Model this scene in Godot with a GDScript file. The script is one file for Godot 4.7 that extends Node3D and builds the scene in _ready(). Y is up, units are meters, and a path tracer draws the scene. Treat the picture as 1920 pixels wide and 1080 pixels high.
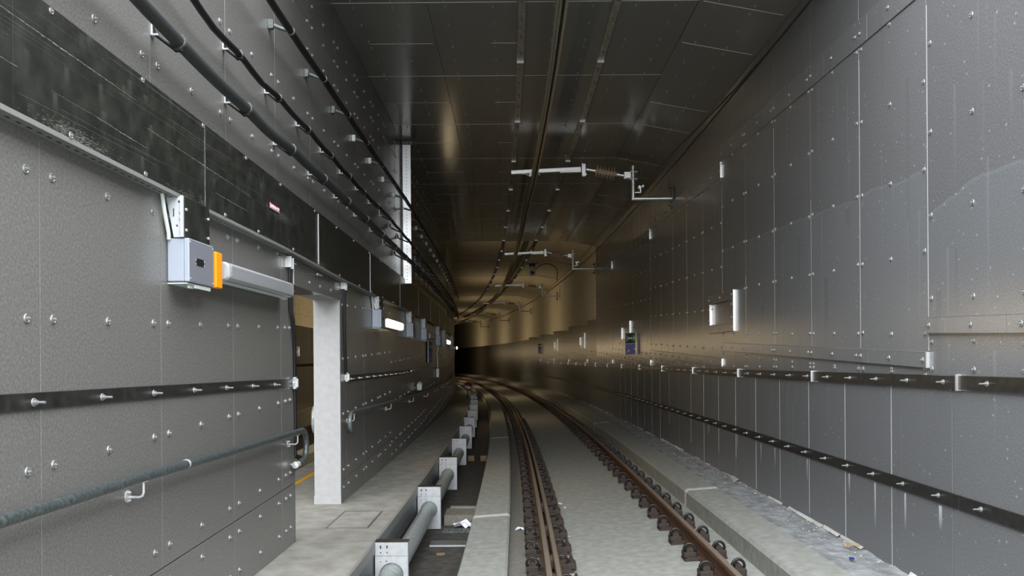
extends Node3D
# A lined rail tunnel on a left-hand curve. Everything is laid out along the track: t = distance ahead,
# o = offset to the right of the left rail's gauge line, y = height above the walkway.
const EYE := 1.705
const FOCAL := 1550.0      # pixels of a 1920 x 1080 frame
const TILT := 0.0667       # cant of the track
var M := {}
var counts := {}
var rng := RandomNumberGenerator.new()

func _ready():
	rng.seed = 7
	var cam := Camera3D.new()
	cam.name = "camera"
	cam.projection = Camera3D.PROJECTION_FRUSTUM
	cam.near = 0.05
	cam.far = 400.0
	cam.size = cam.near * 1080.0 / FOCAL
	cam.frustum_offset = Vector2(cam.near * -0.9 / FOCAL, cam.near * 131.6 / FOCAL)
	cam.position = Vector3(0, EYE, 0)
	cam.rotation.z = -0.0071
	cam.current = true
	add_child(cam)
	var we := WorldEnvironment.new()
	we.name = "world_environment"
	var env := Environment.new()
	var sky := Sky.new()
	var sm := ProceduralSkyMaterial.new()
	sm.sky_top_color = Color(0.89, 0.895, 0.905)
	sm.sky_horizon_color = Color(0.945, 0.945, 0.945)
	sm.sky_curve = 0.2
	sm.ground_horizon_color = Color(0.6, 0.6, 0.59)
	sm.ground_bottom_color = Color(0.4, 0.4, 0.39)
	sm.sun_angle_max = 0.0
	sm.sky_energy_multiplier = 1.0
	sm.ground_energy_multiplier = 1.0
	sky.sky_material = sm
	env.background_mode = Environment.BG_SKY
	env.sky = sky
	env.background_energy_multiplier = 8.0
	env.ambient_light_source = Environment.AMBIENT_SOURCE_SKY
	env.reflected_light_source = Environment.REFLECTION_SOURCE_SKY
	env.tonemap_mode = Environment.TONE_MAPPER_LINEAR
	env.tonemap_exposure = 1.65
	env.sdfgi_enabled = true
	env.ssao_enabled = true
	env.ssil_enabled = true
	we.environment = env
	add_child(we)
	materials()
	shell()
	right_wall()
	left_wall()
	ceiling()
	far_tunnel()
	track()
	trough()
	gutter()
	left_fittings()
	lamps()
	right_fittings()
	overhead()
	opening_details()
	litter()

# ---------------------------------------------------------------- the track's line
func path(t: float) -> Vector3:                     # (x, distance ahead, slope)
	return Vector3(0.2849 + 0.019442 * t - 0.0014671 * t * t / 2.0 - 0.000025422 * t * t * t / 6.0, t, 0.019442 - 0.0014671 * t - 0.000025422 * t * t / 2.0)

func P(t: float, o: float, y: float) -> Vector3:    # y is measured from the eye's height
	var p := path(t)
	var n := sqrt(1.0 + p.z * p.z)
	return Vector3(p.x + o / n, y + EYE, -(t - o * p.z / n))

func R(t: float) -> Vector3:
	var s := path(t).z
	return Vector3(1, 0, s).normalized()

func F(t: float, o: float, y: float) -> Transform3D:   # x to the right, y up, z back towards the opening
	var r := R(t)
	return Transform3D(Basis(r, Vector3.UP, Vector3(-r.z, 0, r.x)), P(t, o, y))

func lerps(pts: Array, t: float) -> float:
	if t <= pts[0].x: return pts[0].y
	for i in range(1, pts.size()):
		if t <= pts[i].x:
			var a: Vector2 = pts[i - 1]
			var b: Vector2 = pts[i]
			return lerpf(a.y, b.y, (t - a.x) / (b.x - a.x))
	return pts[-1].y

# ---------------------------------------------------------------- mesh collector
class MB:
	var v := PackedVector3Array()
	var n := PackedVector3Array()
	var uv := PackedVector2Array()
	var uv2 := PackedVector2Array()
	var col := PackedColorArray()
	var tint := Color.WHITE
	var xf := Transform3D.IDENTITY
	func tri(a: Vector3, b: Vector3, c: Vector3, na: Vector3, nb: Vector3, nc: Vector3, ua := Vector2.ZERO, ub := Vector2.ZERO, uc := Vector2.ZERO):
		if (c - a).cross(b - a).dot(na + nb + nc) < 0.0:
			var s := b; b = c; c = s
			s = nb; nb = nc; nc = s
			var u := ub; ub = uc; uc = u
		for p in [a, b, c]: v.append(xf * p)
		for q in [na, nb, nc]: n.append((xf.basis * q).normalized())
		for q in [ua, ub, uc]: uv.append(q)
		for k in 3: col.append(tint)
	func quad(a: Vector3, b: Vector3, c: Vector3, d: Vector3, hint: Vector3, uvs := []):
		var g := (c - a).cross(d - b).normalized()
		if g.dot(hint) < 0.0: g = -g
		if uvs.size() == 4:
			tri(a, b, c, g, g, g, uvs[0], uvs[1], uvs[2])
			tri(a, c, d, g, g, g, uvs[0], uvs[2], uvs[3])
		else:
			tri(a, b, c, g, g, g)
			tri(a, c, d, g, g, g)
	func squad(a: Vector3, b: Vector3, c: Vector3, d: Vector3, na: Vector3, nb: Vector3, nc: Vector3, nd: Vector3):
		tri(a, b, c, na, nb, nc)
		tri(a, c, d, na, nc, nd)
	func box(c: Vector3, s: Vector3, bev := 0.0):
		var h := s / 2.0
		var b := minf(bev, minf(h.x, minf(h.y, h.z)) * 0.9)
		for ax in 3:
			for sg in [-1.0, 1.0]:
				var u := (ax + 1) % 3
				var w := (ax + 2) % 3
				var q := []
				for k in [[-1, -1], [1, -1], [1, 1], [-1, 1]]:
					var p := Vector3.ZERO
					p[ax] = sg * h[ax]
					p[u] = k[0] * (h[u] - b)
					p[w] = k[1] * (h[w] - b)
					q.append(c + p)
				var o := Vector3.ZERO
				o[ax] = sg
				quad(q[0], q[1], q[2], q[3], o)
		if b <= 0.0: return
		for ax in 3:                                   # the twelve edges
			var u := (ax + 1) % 3
			var w := (ax + 2) % 3
			for su in [-1.0, 1.0]:
				for sw in [-1.0, 1.0]:
					var q := []
					for k in [[-1, 0], [1, 0], [1, 1], [-1, 1]]:
						var p := Vector3.ZERO
						p[ax] = k[0] * (h[ax] - b)
						p[u] = su * (h[u] - (b if k[1] else 0.0))
						p[w] = sw * (h[w] - (0.0 if k[1] else b))
						q.append(c + p)
					var o := Vector3.ZERO
					o[u] = su; o[w] = sw
					quad(q[0], q[1], q[2], q[3], o)
		for sx in [-1.0, 1.0]:
			for sy in [-1.0, 1.0]:
				for sz in [-1.0, 1.0]:
					var g := Vector3(sx, sy, sz).normalized()
					tri(c + Vector3(sx * h.x, sy * (h.y - b), sz * (h.z - b)), c + Vector3(sx * (h.x - b), sy * h.y, sz * (h.z - b)), c + Vector3(sx * (h.x - b), sy * (h.y - b), sz * h.z), g, g, g)
	func side_axes(d: Vector3) -> Array:
		var u := d.cross(Vector3.UP if absf(d.y) < 0.9 else Vector3.RIGHT).normalized()
		return [u, d.cross(u).normalized()]
	func cyl(a: Vector3, b: Vector3, r0: float, r1: float, k := 10, caps := true, flat := false):
		var d := (b - a).normalized()
		var ax := side_axes(d)
		for i in k:
			var a0 := TAU * i / k
			var a1 := TAU * (i + 1) / k
			var e0: Vector3 = ax[0] * cos(a0) + ax[1] * sin(a0)
			var e1: Vector3 = ax[0] * cos(a1) + ax[1] * sin(a1)
			var m0 := (e0 + e1).normalized() if flat else e0
			var m1 := m0 if flat else e1
			squad(a + e0 * r0, a + e1 * r0, b + e1 * r1, b + e0 * r1, m0, m1, m1, m0)
			if caps:
				if r0 > 0.0: tri(a, a + e0 * r0, a + e1 * r0, -d, -d, -d)
				if r1 > 0.0: tri(b, b + e0 * r1, b + e1 * r1, d, d, d)
	func lathe(a: Vector3, d: Vector3, prof: Array, k := 16):   # prof: (distance along d, radius)
		for i in range(1, prof.size()):
			var p: Vector2 = prof[i - 1]
			var q: Vector2 = prof[i]
			var ax := side_axes(d)
			var sl := Vector2(q.y - p.y, q.x - p.x).normalized()
			for j in k:
				var e0: Vector3 = ax[0] * cos(TAU * j / k) + ax[1] * sin(TAU * j / k)
				var e1: Vector3 = ax[0] * cos(TAU * (j + 1) / k) + ax[1] * sin(TAU * (j + 1) / k)
				var n0 := e0 * sl.y - d * sl.x
				var n1 := e1 * sl.y - d * sl.x
				squad(a + d * p.x + e0 * p.y, a + d * p.x + e1 * p.y, a + d * q.x + e1 * q.y, a + d * q.x + e0 * q.y, n0, n1, n1, n0)
	func tube(pts: Array, r: float, k := 8, caps := true):
		var last := pts.size() - 1
		var ring := []
		var prev := Vector3.ZERO
		for i in pts.size():
			var d: Vector3 = (pts[mini(i + 1, last)] - pts[maxi(i - 1, 0)]).normalized()
			var u: Vector3
			if prev == Vector3.ZERO: u = side_axes(d)[0]
			else: u = (prev - d * prev.dot(d)).normalized()
			prev = u
			var w := d.cross(u)
			var e := []
			for j in k: e.append(u * cos(TAU * j / k) + w * sin(TAU * j / k))
			ring.append(e)
		for i in last:
			for j in k:
				var j1 := (j + 1) % k
				squad(pts[i] + ring[i][j] * r, pts[i] + ring[i][j1] * r, pts[i + 1] + ring[i + 1][j1] * r, pts[i + 1] + ring[i + 1][j] * r, ring[i][j], ring[i][j1], ring[i + 1][j1], ring[i + 1][j])
		if caps:
			for j in k:
				var j1 := (j + 1) % k
				var d0: Vector3 = (pts[0] - pts[1]).normalized()
				var d1: Vector3 = (pts[last] - pts[last - 1]).normalized()
				tri(pts[0], pts[0] + ring[0][j] * r, pts[0] + ring[0][j1] * r, d0, d0, d0)
				tri(pts[last], pts[last] + ring[last][j] * r, pts[last] + ring[last][j1] * r, d1, d1, d1)
	func slab(f: Array, out: Vector3, thick: float, bev: float):   # a plate with a bevelled front: four front corners, facing out
		var inn := []
		var rim := []
		var back := []
		for i in 4:
			var p: Vector3 = f[i]
			inn.append(p + bev * ((f[(i + 1) % 4] - p).normalized() + (f[(i + 3) % 4] - p).normalized()))
			rim.append(p - out * bev)
			back.append(p - out * thick)
		var c: Vector3 = (f[0] + f[1] + f[2] + f[3]) / 4.0
		quad(inn[0], inn[1], inn[2], inn[3], out)
		quad(back[0], back[1], back[2], back[3], -out)
		for i in 4:
			var j := (i + 1) % 4
			var s: Vector3 = ((f[i] + f[j]) / 2.0 - c).normalized()
			quad(inn[i], inn[j], rim[j], rim[i], out + s)
			quad(rim[i], rim[j], back[j], back[i], s)
	func add(o: MB, at: Transform3D):
		for i in o.v.size():
			v.append(at * o.v[i])
			n.append((at.basis * o.n[i]).normalized())
		uv.append_array(o.uv)
		col.append_array(o.col)
	func mesh(mat: Material, stain := Vector4.ZERO) -> ArrayMesh:   # stain: (t at u = 0, length, y at v = 0, height) lays the second texture on by place
		var a := []
		a.resize(Mesh.ARRAY_MAX)
		a[Mesh.ARRAY_VERTEX] = v
		a[Mesh.ARRAY_NORMAL] = n
		a[Mesh.ARRAY_COLOR] = col
		a[Mesh.ARRAY_TEX_UV] = uv
		if stain != Vector4.ZERO:
			for p in v: uv2.append(Vector2((-p.z - stain.x) / stain.y, (stain.z - p.y) / stain.w))
			a[Mesh.ARRAY_TEX_UV2] = uv2
		var m := ArrayMesh.new()
		m.add_surface_from_arrays(Mesh.PRIMITIVE_TRIANGLES, a)
		m.surface_set_material(0, mat)
		return m

# ---------------------------------------------------------------- nodes
func numbered(called: String, parent: Node) -> String:
	var k := "%d/%s" % [parent.get_instance_id(), called]
	counts[k] = counts.get(k, -1) + 1
	return called if counts[k] == 0 else "%s_%03d" % [called, counts[k]]

func tag(o: Node3D, label: String, category: String, group := "", kind := "") -> Node3D:
	o.set_meta("label", label)
	o.set_meta("category", category)
	if group: o.set_meta("group", group)
	if kind: o.set_meta("kind", kind)
	return o

func thing(called: String, label: String, category: String, group := "", at := Transform3D.IDENTITY, kind := "") -> Node3D:
	var o := Node3D.new()
	o.name = numbered(called, self)
	o.transform = at
	add_child(o, true)
	return tag(o, label, category, group, kind)

func put(called: String, m: Mesh, parent: Node, at := Transform3D.IDENTITY) -> MeshInstance3D:
	var o := MeshInstance3D.new()
	o.name = numbered(called, parent)
	o.mesh = m
	o.transform = at
	parent.add_child(o, true)
	return o

func obj(called: String, b: MB, mat: Material, parent: Node = self, at := Transform3D.IDENTITY, stain := Vector4.ZERO) -> MeshInstance3D:
	return put(called, b.mesh(mat, stain), parent, at)

func stuff(o: Node3D) -> Node3D:
	o.set_meta("kind", "stuff")
	return o

func copy(o: Node3D, called: String, label: String, at: Transform3D) -> Node3D:
	var c: Node3D = o.duplicate()
	c.name = numbered(called, self)
	add_child(c, true)
	c.transform = at
	c.set_meta("label", label)
	return c

func sweep(b: MB, prof: Array, t0: float, t1: float, dt: float, shift = null, caps := true):   # prof: closed outline of (o, y)
	var n := maxi(1, ceili((t1 - t0) / dt))
	var area := 0.0
	for i in prof.size():
		var p: Vector2 = prof[i]
		var q: Vector2 = prof[(i + 1) % prof.size()]
		area += p.x * q.y - q.x * p.y
	var sg := 1.0 if area > 0 else -1.0
	var rows := []
	for k in n + 1:
		var t := t0 + (t1 - t0) * k / n
		var s: Vector2 = shift.call(t) if shift != null else Vector2.ZERO
		var r := []
		for p in prof: r.append(P(t, p.x + s.x, p.y + s.y))
		rows.append(r)
	for k in n:
		var rt := R(t0 + (t1 - t0) * (k + 0.5) / n)
		for i in prof.size():
			var j := (i + 1) % prof.size()
			var e: Vector2 = (prof[j] - prof[i]) * sg
			b.quad(rows[k][i], rows[k][j], rows[k + 1][j], rows[k + 1][i], rt * e.y - Vector3.UP * e.x)
	if caps:
		var poly := PackedVector2Array(prof)
		var ids := Geometry2D.triangulate_polygon(poly)
		for e in [[0, t0, 1.0], [n, t1, -1.0]]:
			var back: Vector3 = F(e[1], 0, 0).basis.z * e[2]
			for i in range(0, ids.size(), 3):
				b.tri(rows[e[0]][ids[i]], rows[e[0]][ids[i + 1]], rows[e[0]][ids[i + 2]], back, back, back)

func rect(o0: float, o1: float, y0: float, y1: float) -> Array:
	return [Vector2(o0, y0), Vector2(o1, y0), Vector2(o1, y1), Vector2(o0, y1)]

func bar(o0: float, o1: float, y0: float, y1: float, t0: float, t1: float, dt := 2.0, shift = null) -> MB:
	var b := MB.new()
	sweep(b, rect(o0, o1, y0, y1), t0, t1, dt, shift)
	return b

# ---------------------------------------------------------------- materials
func noise(seed_: int, freq: float, c0: Color, c1: Color, oct := 4, kind := FastNoiseLite.TYPE_SIMPLEX_SMOOTH, size := 512, stops := []) -> NoiseTexture2D:
	var f := FastNoiseLite.new()
	f.seed = seed_
	f.frequency = freq
	f.fractal_octaves = oct
	f.noise_type = kind
	var g := Gradient.new()
	g.set_color(0, c0)
	g.set_color(1, c1)
	for s in stops: g.add_point(s[0], s[1])
	var t := NoiseTexture2D.new()
	t.width = size
	t.height = size
	t.seamless = true
	t.noise = f
	t.color_ramp = g
	return t

func bumps(seed_: int, freq: float, strength: float, oct := 3) -> NoiseTexture2D:
	var t := noise(seed_, freq, Color.BLACK, Color.WHITE, oct)
	t.color_ramp = null
	t.as_normal_map = true
	t.bump_strength = strength
	return t

func mat(called: String, c: Color, rough: float, metal := 0.0, tex: Texture2D = null, scale := 1.0, nrm: Texture2D = null, nscale := 1.0) -> StandardMaterial3D:
	var m := StandardMaterial3D.new()
	m.resource_name = called
	m.albedo_color = c
	m.roughness = rough
	m.metallic = metal
	if tex or nrm:
		m.uv1_triplanar = true
		m.uv1_world_triplanar = true
		m.uv1_scale = Vector3.ONE * scale
		m.albedo_texture = tex
		if nrm:
			m.normal_enabled = true
			m.normal_texture = nrm
			m.normal_scale = nscale
	m.vertex_color_use_as_albedo = true
	M[called] = m
	return m

func grey(x: float) -> Color:
	return Color(x, x, x)

func stains(called: String, seed_: int, paint: Callable, w := 1024, h := 512) -> ImageTexture:
	var im := Image.create(w, h, false, Image.FORMAT_RGBA8)
	im.fill(Color(0.6, 0.6, 0.6, 0))
	var r := RandomNumberGenerator.new()
	r.seed = seed_
	paint.call(im, r)
	return ImageTexture.create_from_image(im)

func dab(im: Image, x: int, y: int, c: Color):          # one pixel, laid over what is there
	if x < 0 or y < 0 or x >= im.get_width() or y >= im.get_height(): return
	im.set_pixel(x, y, im.get_pixel(x, y).blend(c))

func streak(im: Image, x: float, y: float, l: int, w: float, c: Color, fade := true):
	for k in l:
		var a := c.a * (1.0 - float(k) / l if fade else 1.0)
		for q in range(int(x - w), int(x + w) + 1):
			dab(im, q, int(y) + k, Color(c.r, c.g, c.b, a))

func paint_right(im: Image, r: RandomNumberGenerator):      # u: t from 4 to 20, v: from 5.7 down to -0.1 above the walkway
	var W := im.get_width()
	var H := im.get_height()
	var f := FastNoiseLite.new()
	f.seed = 5
	f.frequency = 0.012
	for x in W:                                             # the washed zone with a wavy rim
		var t := 4.0 + 16.0 * x / W
		var edge := 3.10 + 0.032 * (t - 6.25) + 0.05 * f.get_noise_1d(x * 1.5)
		if t < 6.25: edge = 2.74 + 0.16 * sin(clampf((6.25 - t) / 1.3, 0.0, 1.0) * 2.2) + 0.03 * f.get_noise_1d(x * 3.0)
		var y0 := int((5.7 - edge) / 5.8 * H)
		for y in range(y0, H):
			var a := 0.13
			if y - y0 < 2: a = 0.26
			dab(im, x, y, Color(0.52, 0.55, 0.58, a * clampf((17.0 - t) / 8.0, 0.0, 1.0)))
	for k in 160:                                           # faint runs
		streak(im, r.randf() * W, r.randf() * H * 0.8, r.randi_range(20, 130), 0.4, Color(0.62, 0.64, 0.66, r.randf_range(0.05, 0.16)))
	for k in 60:
		streak(im, r.randf() * W, r.randf() * H * 0.8, r.randi_range(30, 140), r.randf_range(0.5, 3.0), Color(0.2, 0.2, 0.2, r.randf_range(0.04, 0.1)))
	for k in 30:                                            # lime runs under the lower strip's studs
		var t := 5.51 + 0.56 * k
		if k in [1, 2, 3, 4, 6, 8, 9, 11, 14]:
			streak(im, (t - 4.0) / 16.0 * W, (5.7 - 0.6) / 5.8 * H, r.randi_range(14, 42), 0.6, Color(0.85, 0.87, 0.88, 0.8))
	for k in 1400:
		dab(im, int(pow(r.randf(), 1.7) * W), r.randi_range(0, H - 1), Color(0.82, 0.84, 0.85, r.randf_range(0.1, 0.6)))

func paint_duct(im: Image, r: RandomNumberGenerator):
	var W := im.get_width()
	var H := im.get_height()
	for k in 320:
		streak(im, r.randf() * W, r.randf() * H, r.randi_range(8, 90), r.randf_range(0.4, 1.6), Color(0.5, 0.52, 0.48, r.randf_range(0.04, 0.2)))
	for k in 40:                                            # soft dull patches
		var c := Vector2(r.randf() * W, r.randf() * H)
		var s := r.randf_range(10, 40)
		var d := r.randf() < 0.5
		for q in 700: dab(im, int(c.x + r.randfn() * s), int(c.y + r.randfn() * s), Color(0.42, 0.45, 0.42, 0.13) if d else Color(0.08, 0.08, 0.08, 0.13))
	for c in [[0.09, 0.30, 120, 0.30], [0.17, 0.56, 46, 0.5], [0.215, 0.45, 150, 0.36], [0.03, 0.52, 90, 0.2], [0.30, 0.62, 60, 0.2]]:   # long bright scrapes
		for q in int(c[2]):
			var w := 1 + int(2.5 * sin(PI * q / c[2]) * r.randf())
			for z in w: dab(im, int(c[0] * W) + q, int(c[1] * H + q * c[3] * 0.35) + z, Color(0.78, 0.8, 0.76, r.randf_range(0.2, 0.75)))
	for k in 90:                                            # long scuffs along the plates
		var x := r.randf() * W
		var y := r.randf() * H
		var l := r.randi_range(20, 160)
		var s := r.randf_range(-0.12, 0.22)
		var a := r.randf_range(0.1, 0.45)
		for q in l:
			dab(im, int(x) + q, int(y + q * s * 0.3), Color(0.68, 0.7, 0.66, a * (0.4 + 0.6 * r.randf())))
	for c in [[0.155, 0.72, 26], [0.08, 0.40, 22], [0.26, 0.78, 30], [0.55, 0.8, 26], [0.02, 0.62, 40], [0.43, 0.5, 30]]:
		for k in 700:
			var p := Vector2(r.randfn() * c[2] * 0.5, r.randfn() * c[2] * 0.5)
			dab(im, int(c[0] * W + p.x), int(c[1] * H + p.y), Color(0.75, 0.77, 0.72, r.randf_range(0.1, 0.5)))

func paint_floor(im: Image, r: RandomNumberGenerator):
	var W := im.get_width()
	var H := im.get_height()
	for k in 220:
		var c := Vector2(r.randf() * W, r.randf() * H)
		var s := r.randf_range(2, 16)
		var d := r.randf() < 0.6
		for q in 120:
			dab(im, int(c.x + r.randfn() * s), int(c.y + r.randfn() * s), Color(0.25, 0.24, 0.22, 0.22) if d else Color(0.8, 0.8, 0.77, 0.2))

func materials():
	var speck := noise(11, 0.09, grey(0.80), grey(1.0), 4, FastNoiseLite.TYPE_SIMPLEX_SMOOTH, 512, [[0.5, grey(0.88)], [0.72, grey(0.93)]])
	var grainy := bumps(12, 0.12, 2.0)
	var m := mat("panel", Color(0.47, 0.47, 0.46), 0.25, 0.0, speck, 1.1, grainy, 0.15)
	var mr := mat("panel_right", Color(0.465, 0.47, 0.48), 0.23, 0.0, speck, 1.1, grainy, 0.14)
	mr.metallic_specular = 0.42
	mr.detail_enabled = true
	mr.detail_uv_layer = BaseMaterial3D.DETAIL_UV_2
	mr.detail_albedo = stains("right", 3, paint_right)
	mat("panel_ceiling", Color(0.49, 0.485, 0.47), 0.16, 0.0, speck, 1.1, grainy, 0.08)
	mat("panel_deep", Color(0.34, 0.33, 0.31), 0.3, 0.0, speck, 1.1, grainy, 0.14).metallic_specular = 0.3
	mat("joint", Color(0.22, 0.22, 0.21), 0.8)
	mat("joint_light", Color(0.78, 0.79, 0.79), 0.7)
	var conc := noise(21, 0.02, Color(0.82, 0.82, 0.80), Color(1, 1, 0.985), 6)
	var pits := bumps(22, 0.05, 3.0, 5)
	mat("concrete", Color(0.605, 0.615, 0.605), 0.85, 0.0, conc, 0.6, pits, 0.14)
	mat("concrete_pale", Color(0.585, 0.59, 0.595), 0.8, 0.0, noise(27, 0.02, grey(0.93), grey(1.0), 5), 1.0)
	mat("pale_seam", Color(0.66, 0.67, 0.67), 0.7)  # even pale grey of the thin seam bars
	mat("concrete_grimy", Color(0.49, 0.48, 0.455), 0.85, 0.0, conc, 0.9, pits, 0.14)
	mat("concrete_walk", Color(0.585, 0.585, 0.565), 0.82, 0.0, noise(23, 0.02, Color(0.80, 0.79, 0.77), Color(1, 1, 0.99), 6), 0.35, pits, 0.16)
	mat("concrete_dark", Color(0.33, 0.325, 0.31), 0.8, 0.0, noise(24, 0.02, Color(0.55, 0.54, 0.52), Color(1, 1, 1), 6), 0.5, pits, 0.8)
	mat("concrete_warm", Color(0.84, 0.815, 0.76), 0.85, 0.0, conc, 0.5, pits, 0.2)
	mat("rubble", Color(0.60, 0.62, 0.63), 0.95, 0.0, noise(25, 0.012, Color(0.62, 0.62, 0.62), Color(1, 1, 1), 6), 0.6, bumps(26, 0.03, 6.0, 6), 0.6)
	mat("mortar", Color(0.82, 0.83, 0.82), 0.9, 0.0, conc, 1.0)
	var galv := noise(31, 0.02, Color(0.66, 0.69, 0.69), grey(1.0), 5)
	mat("galvanized", Color(0.70, 0.73, 0.725), 0.42, 0.4, galv, 1.6)
	mat("galvanized_dull", Color(0.50, 0.53, 0.53), 0.45, 0.4, noise(32, 0.03, grey(0.55), grey(1.0), 4), 1.5)
	mat("pipe_dark", Color(0.43, 0.47, 0.475), 0.4, 0.45, noise(33, 0.03, grey(0.45), grey(1.0), 4), 2.0)
	mat("zinc", Color(0.76, 0.77, 0.78), 0.38, 0.45)
	mat("bright_steel", Color(0.88, 0.89, 0.90), 0.38, 0.9)
	mat("bolt_metal", Color(0.56, 0.57, 0.57), 0.4, 0.5)
	mat("zinc_plate", Color(0.70, 0.715, 0.73), 0.5, 0.15, noise(34, 0.02, grey(0.90), grey(1.0), 4), 1.2)
	var d := mat("duct", Color(0.23, 0.24, 0.22), 0.4, 0.35, noise(35, 0.015, grey(0.6), grey(1.0), 5), 0.7)
	d.detail_enabled = true
	d.detail_uv_layer = BaseMaterial3D.DETAIL_UV_2
	d.detail_albedo = stains("duct", 9, paint_duct)
	mat("strip_dark", Color(0.25, 0.25, 0.245), 0.34, 0.4, noise(36, 0.02, grey(0.6), grey(1.0), 4), 1.0)
	mat("strip_ceiling", Color(0.60, 0.58, 0.54), 0.45, 0.15, noise(37, 0.02, grey(0.7), grey(1.0), 4), 1.0)
	mat("flange", Color(0.49, 0.50, 0.49), 0.5, 0.2)
	mat("cable_black", Color(0.06, 0.06, 0.062), 0.45)
	mat("conduit", Color(0.33, 0.35, 0.355), 0.5, 0.3, noise(38, 0.06, grey(0.35), grey(1.0), 5), 3.0)
	mat("rust", Color(0.40, 0.275, 0.19), 0.7, 0.1, noise(39, 0.03, Color(0.6, 0.55, 0.5), Color(1, 0.95, 0.9), 5), 2.0, bumps(40, 0.1, 2.0), 0.4)
	mat("rust_grey", Color(0.42, 0.365, 0.315), 0.65, 0.15, noise(46, 0.03, Color(0.6, 0.56, 0.52), Color(1, 0.96, 0.92), 5), 2.0)
	mat("rail_head", Color(0.58, 0.535, 0.48), 0.45, 0.25, noise(41, 0.03, grey(0.7), grey(1.0), 4), 2.0)
	mat("iron_brown", Color(0.27, 0.225, 0.195), 0.75, 0.1, noise(42, 0.06, grey(0.6), grey(1.0), 4), 3.0, bumps(43, 0.1, 3.0), 0.5)
	mat("clip_black", Color(0.13, 0.13, 0.135), 0.42, 0.3)
	mat("white_paint", Color(0.72, 0.74, 0.76), 0.4)
	mat("box_grey", Color(0.60, 0.635, 0.69), 0.42)
	mat("box_shaded", Color(0.43, 0.445, 0.475), 0.45)  # darker copy of the box grey, with the lid's shade in its colour
	mat("side_panel", Color(0.40, 0.42, 0.43), 0.4, 0.3)
	mat("orange", Color(0.95, 0.56, 0.05), 0.45)
	mat("red_orange", Color(0.85, 0.2, 0.05), 0.45)
	mat("lamp_body", Color(0.80, 0.84, 0.82), 0.4)
	mat("lamp_cover", Color(0.64, 0.65, 0.665), 0.22)
	mat("black", Color(0.03, 0.03, 0.03), 0.6)
	mat("porcelain", Color(0.74, 0.67, 0.60), 0.3)
	mat("aluminium", Color(0.72, 0.68, 0.60), 0.42, 0.3, noise(44, 0.03, grey(0.6), grey(1.0), 4), 1.5)
	mat("paper", Color(0.90, 0.91, 0.96), 0.8)
	mat("timber", Color(0.56, 0.47, 0.36), 0.8, 0.0, noise(45, 0.03, grey(0.7), grey(1.0), 4), 3.0)
	mat("yellow", Color(0.85, 0.62, 0.10), 0.6)
	mat("green", Color(0.02, 0.26, 0.18), 0.5)
	mat("violet", Color(0.45, 0.45, 0.72), 0.5)
	mat("sign_white", Color(0.92, 0.92, 0.95), 0.5)
	mat("sign_red", Color(0.62, 0.04, 0.14), 0.5)
	mat("leaf", Color(0.82, 0.68, 0.53), 0.8)
	mat("blue", Color(0.05, 0.16, 0.50), 0.4)
	var e := mat("lamp_glow", Color(0.9, 0.88, 0.8), 0.5)
	e.emission_enabled = true
	e.emission = Color(1.0, 0.92, 0.76)
	e.emission_energy_multiplier = 1.6

# ---------------------------------------------------------------- the shell
const OL := -2.434          # face of the left lining
const OR := 2.76            # face of the right lining
const CEIL := 4.05
const T0 := -5.0           # start of the open-topped cut, behind the camera
const TC := 6.5            # where the roof begins
const T1 := 112.0
const DARK := 28.6          # where the dark lining of ceiling and upper walls stops

func slab_y(o: float) -> float:
	return -(2.0526 - TILT * (o - 0.75))

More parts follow.
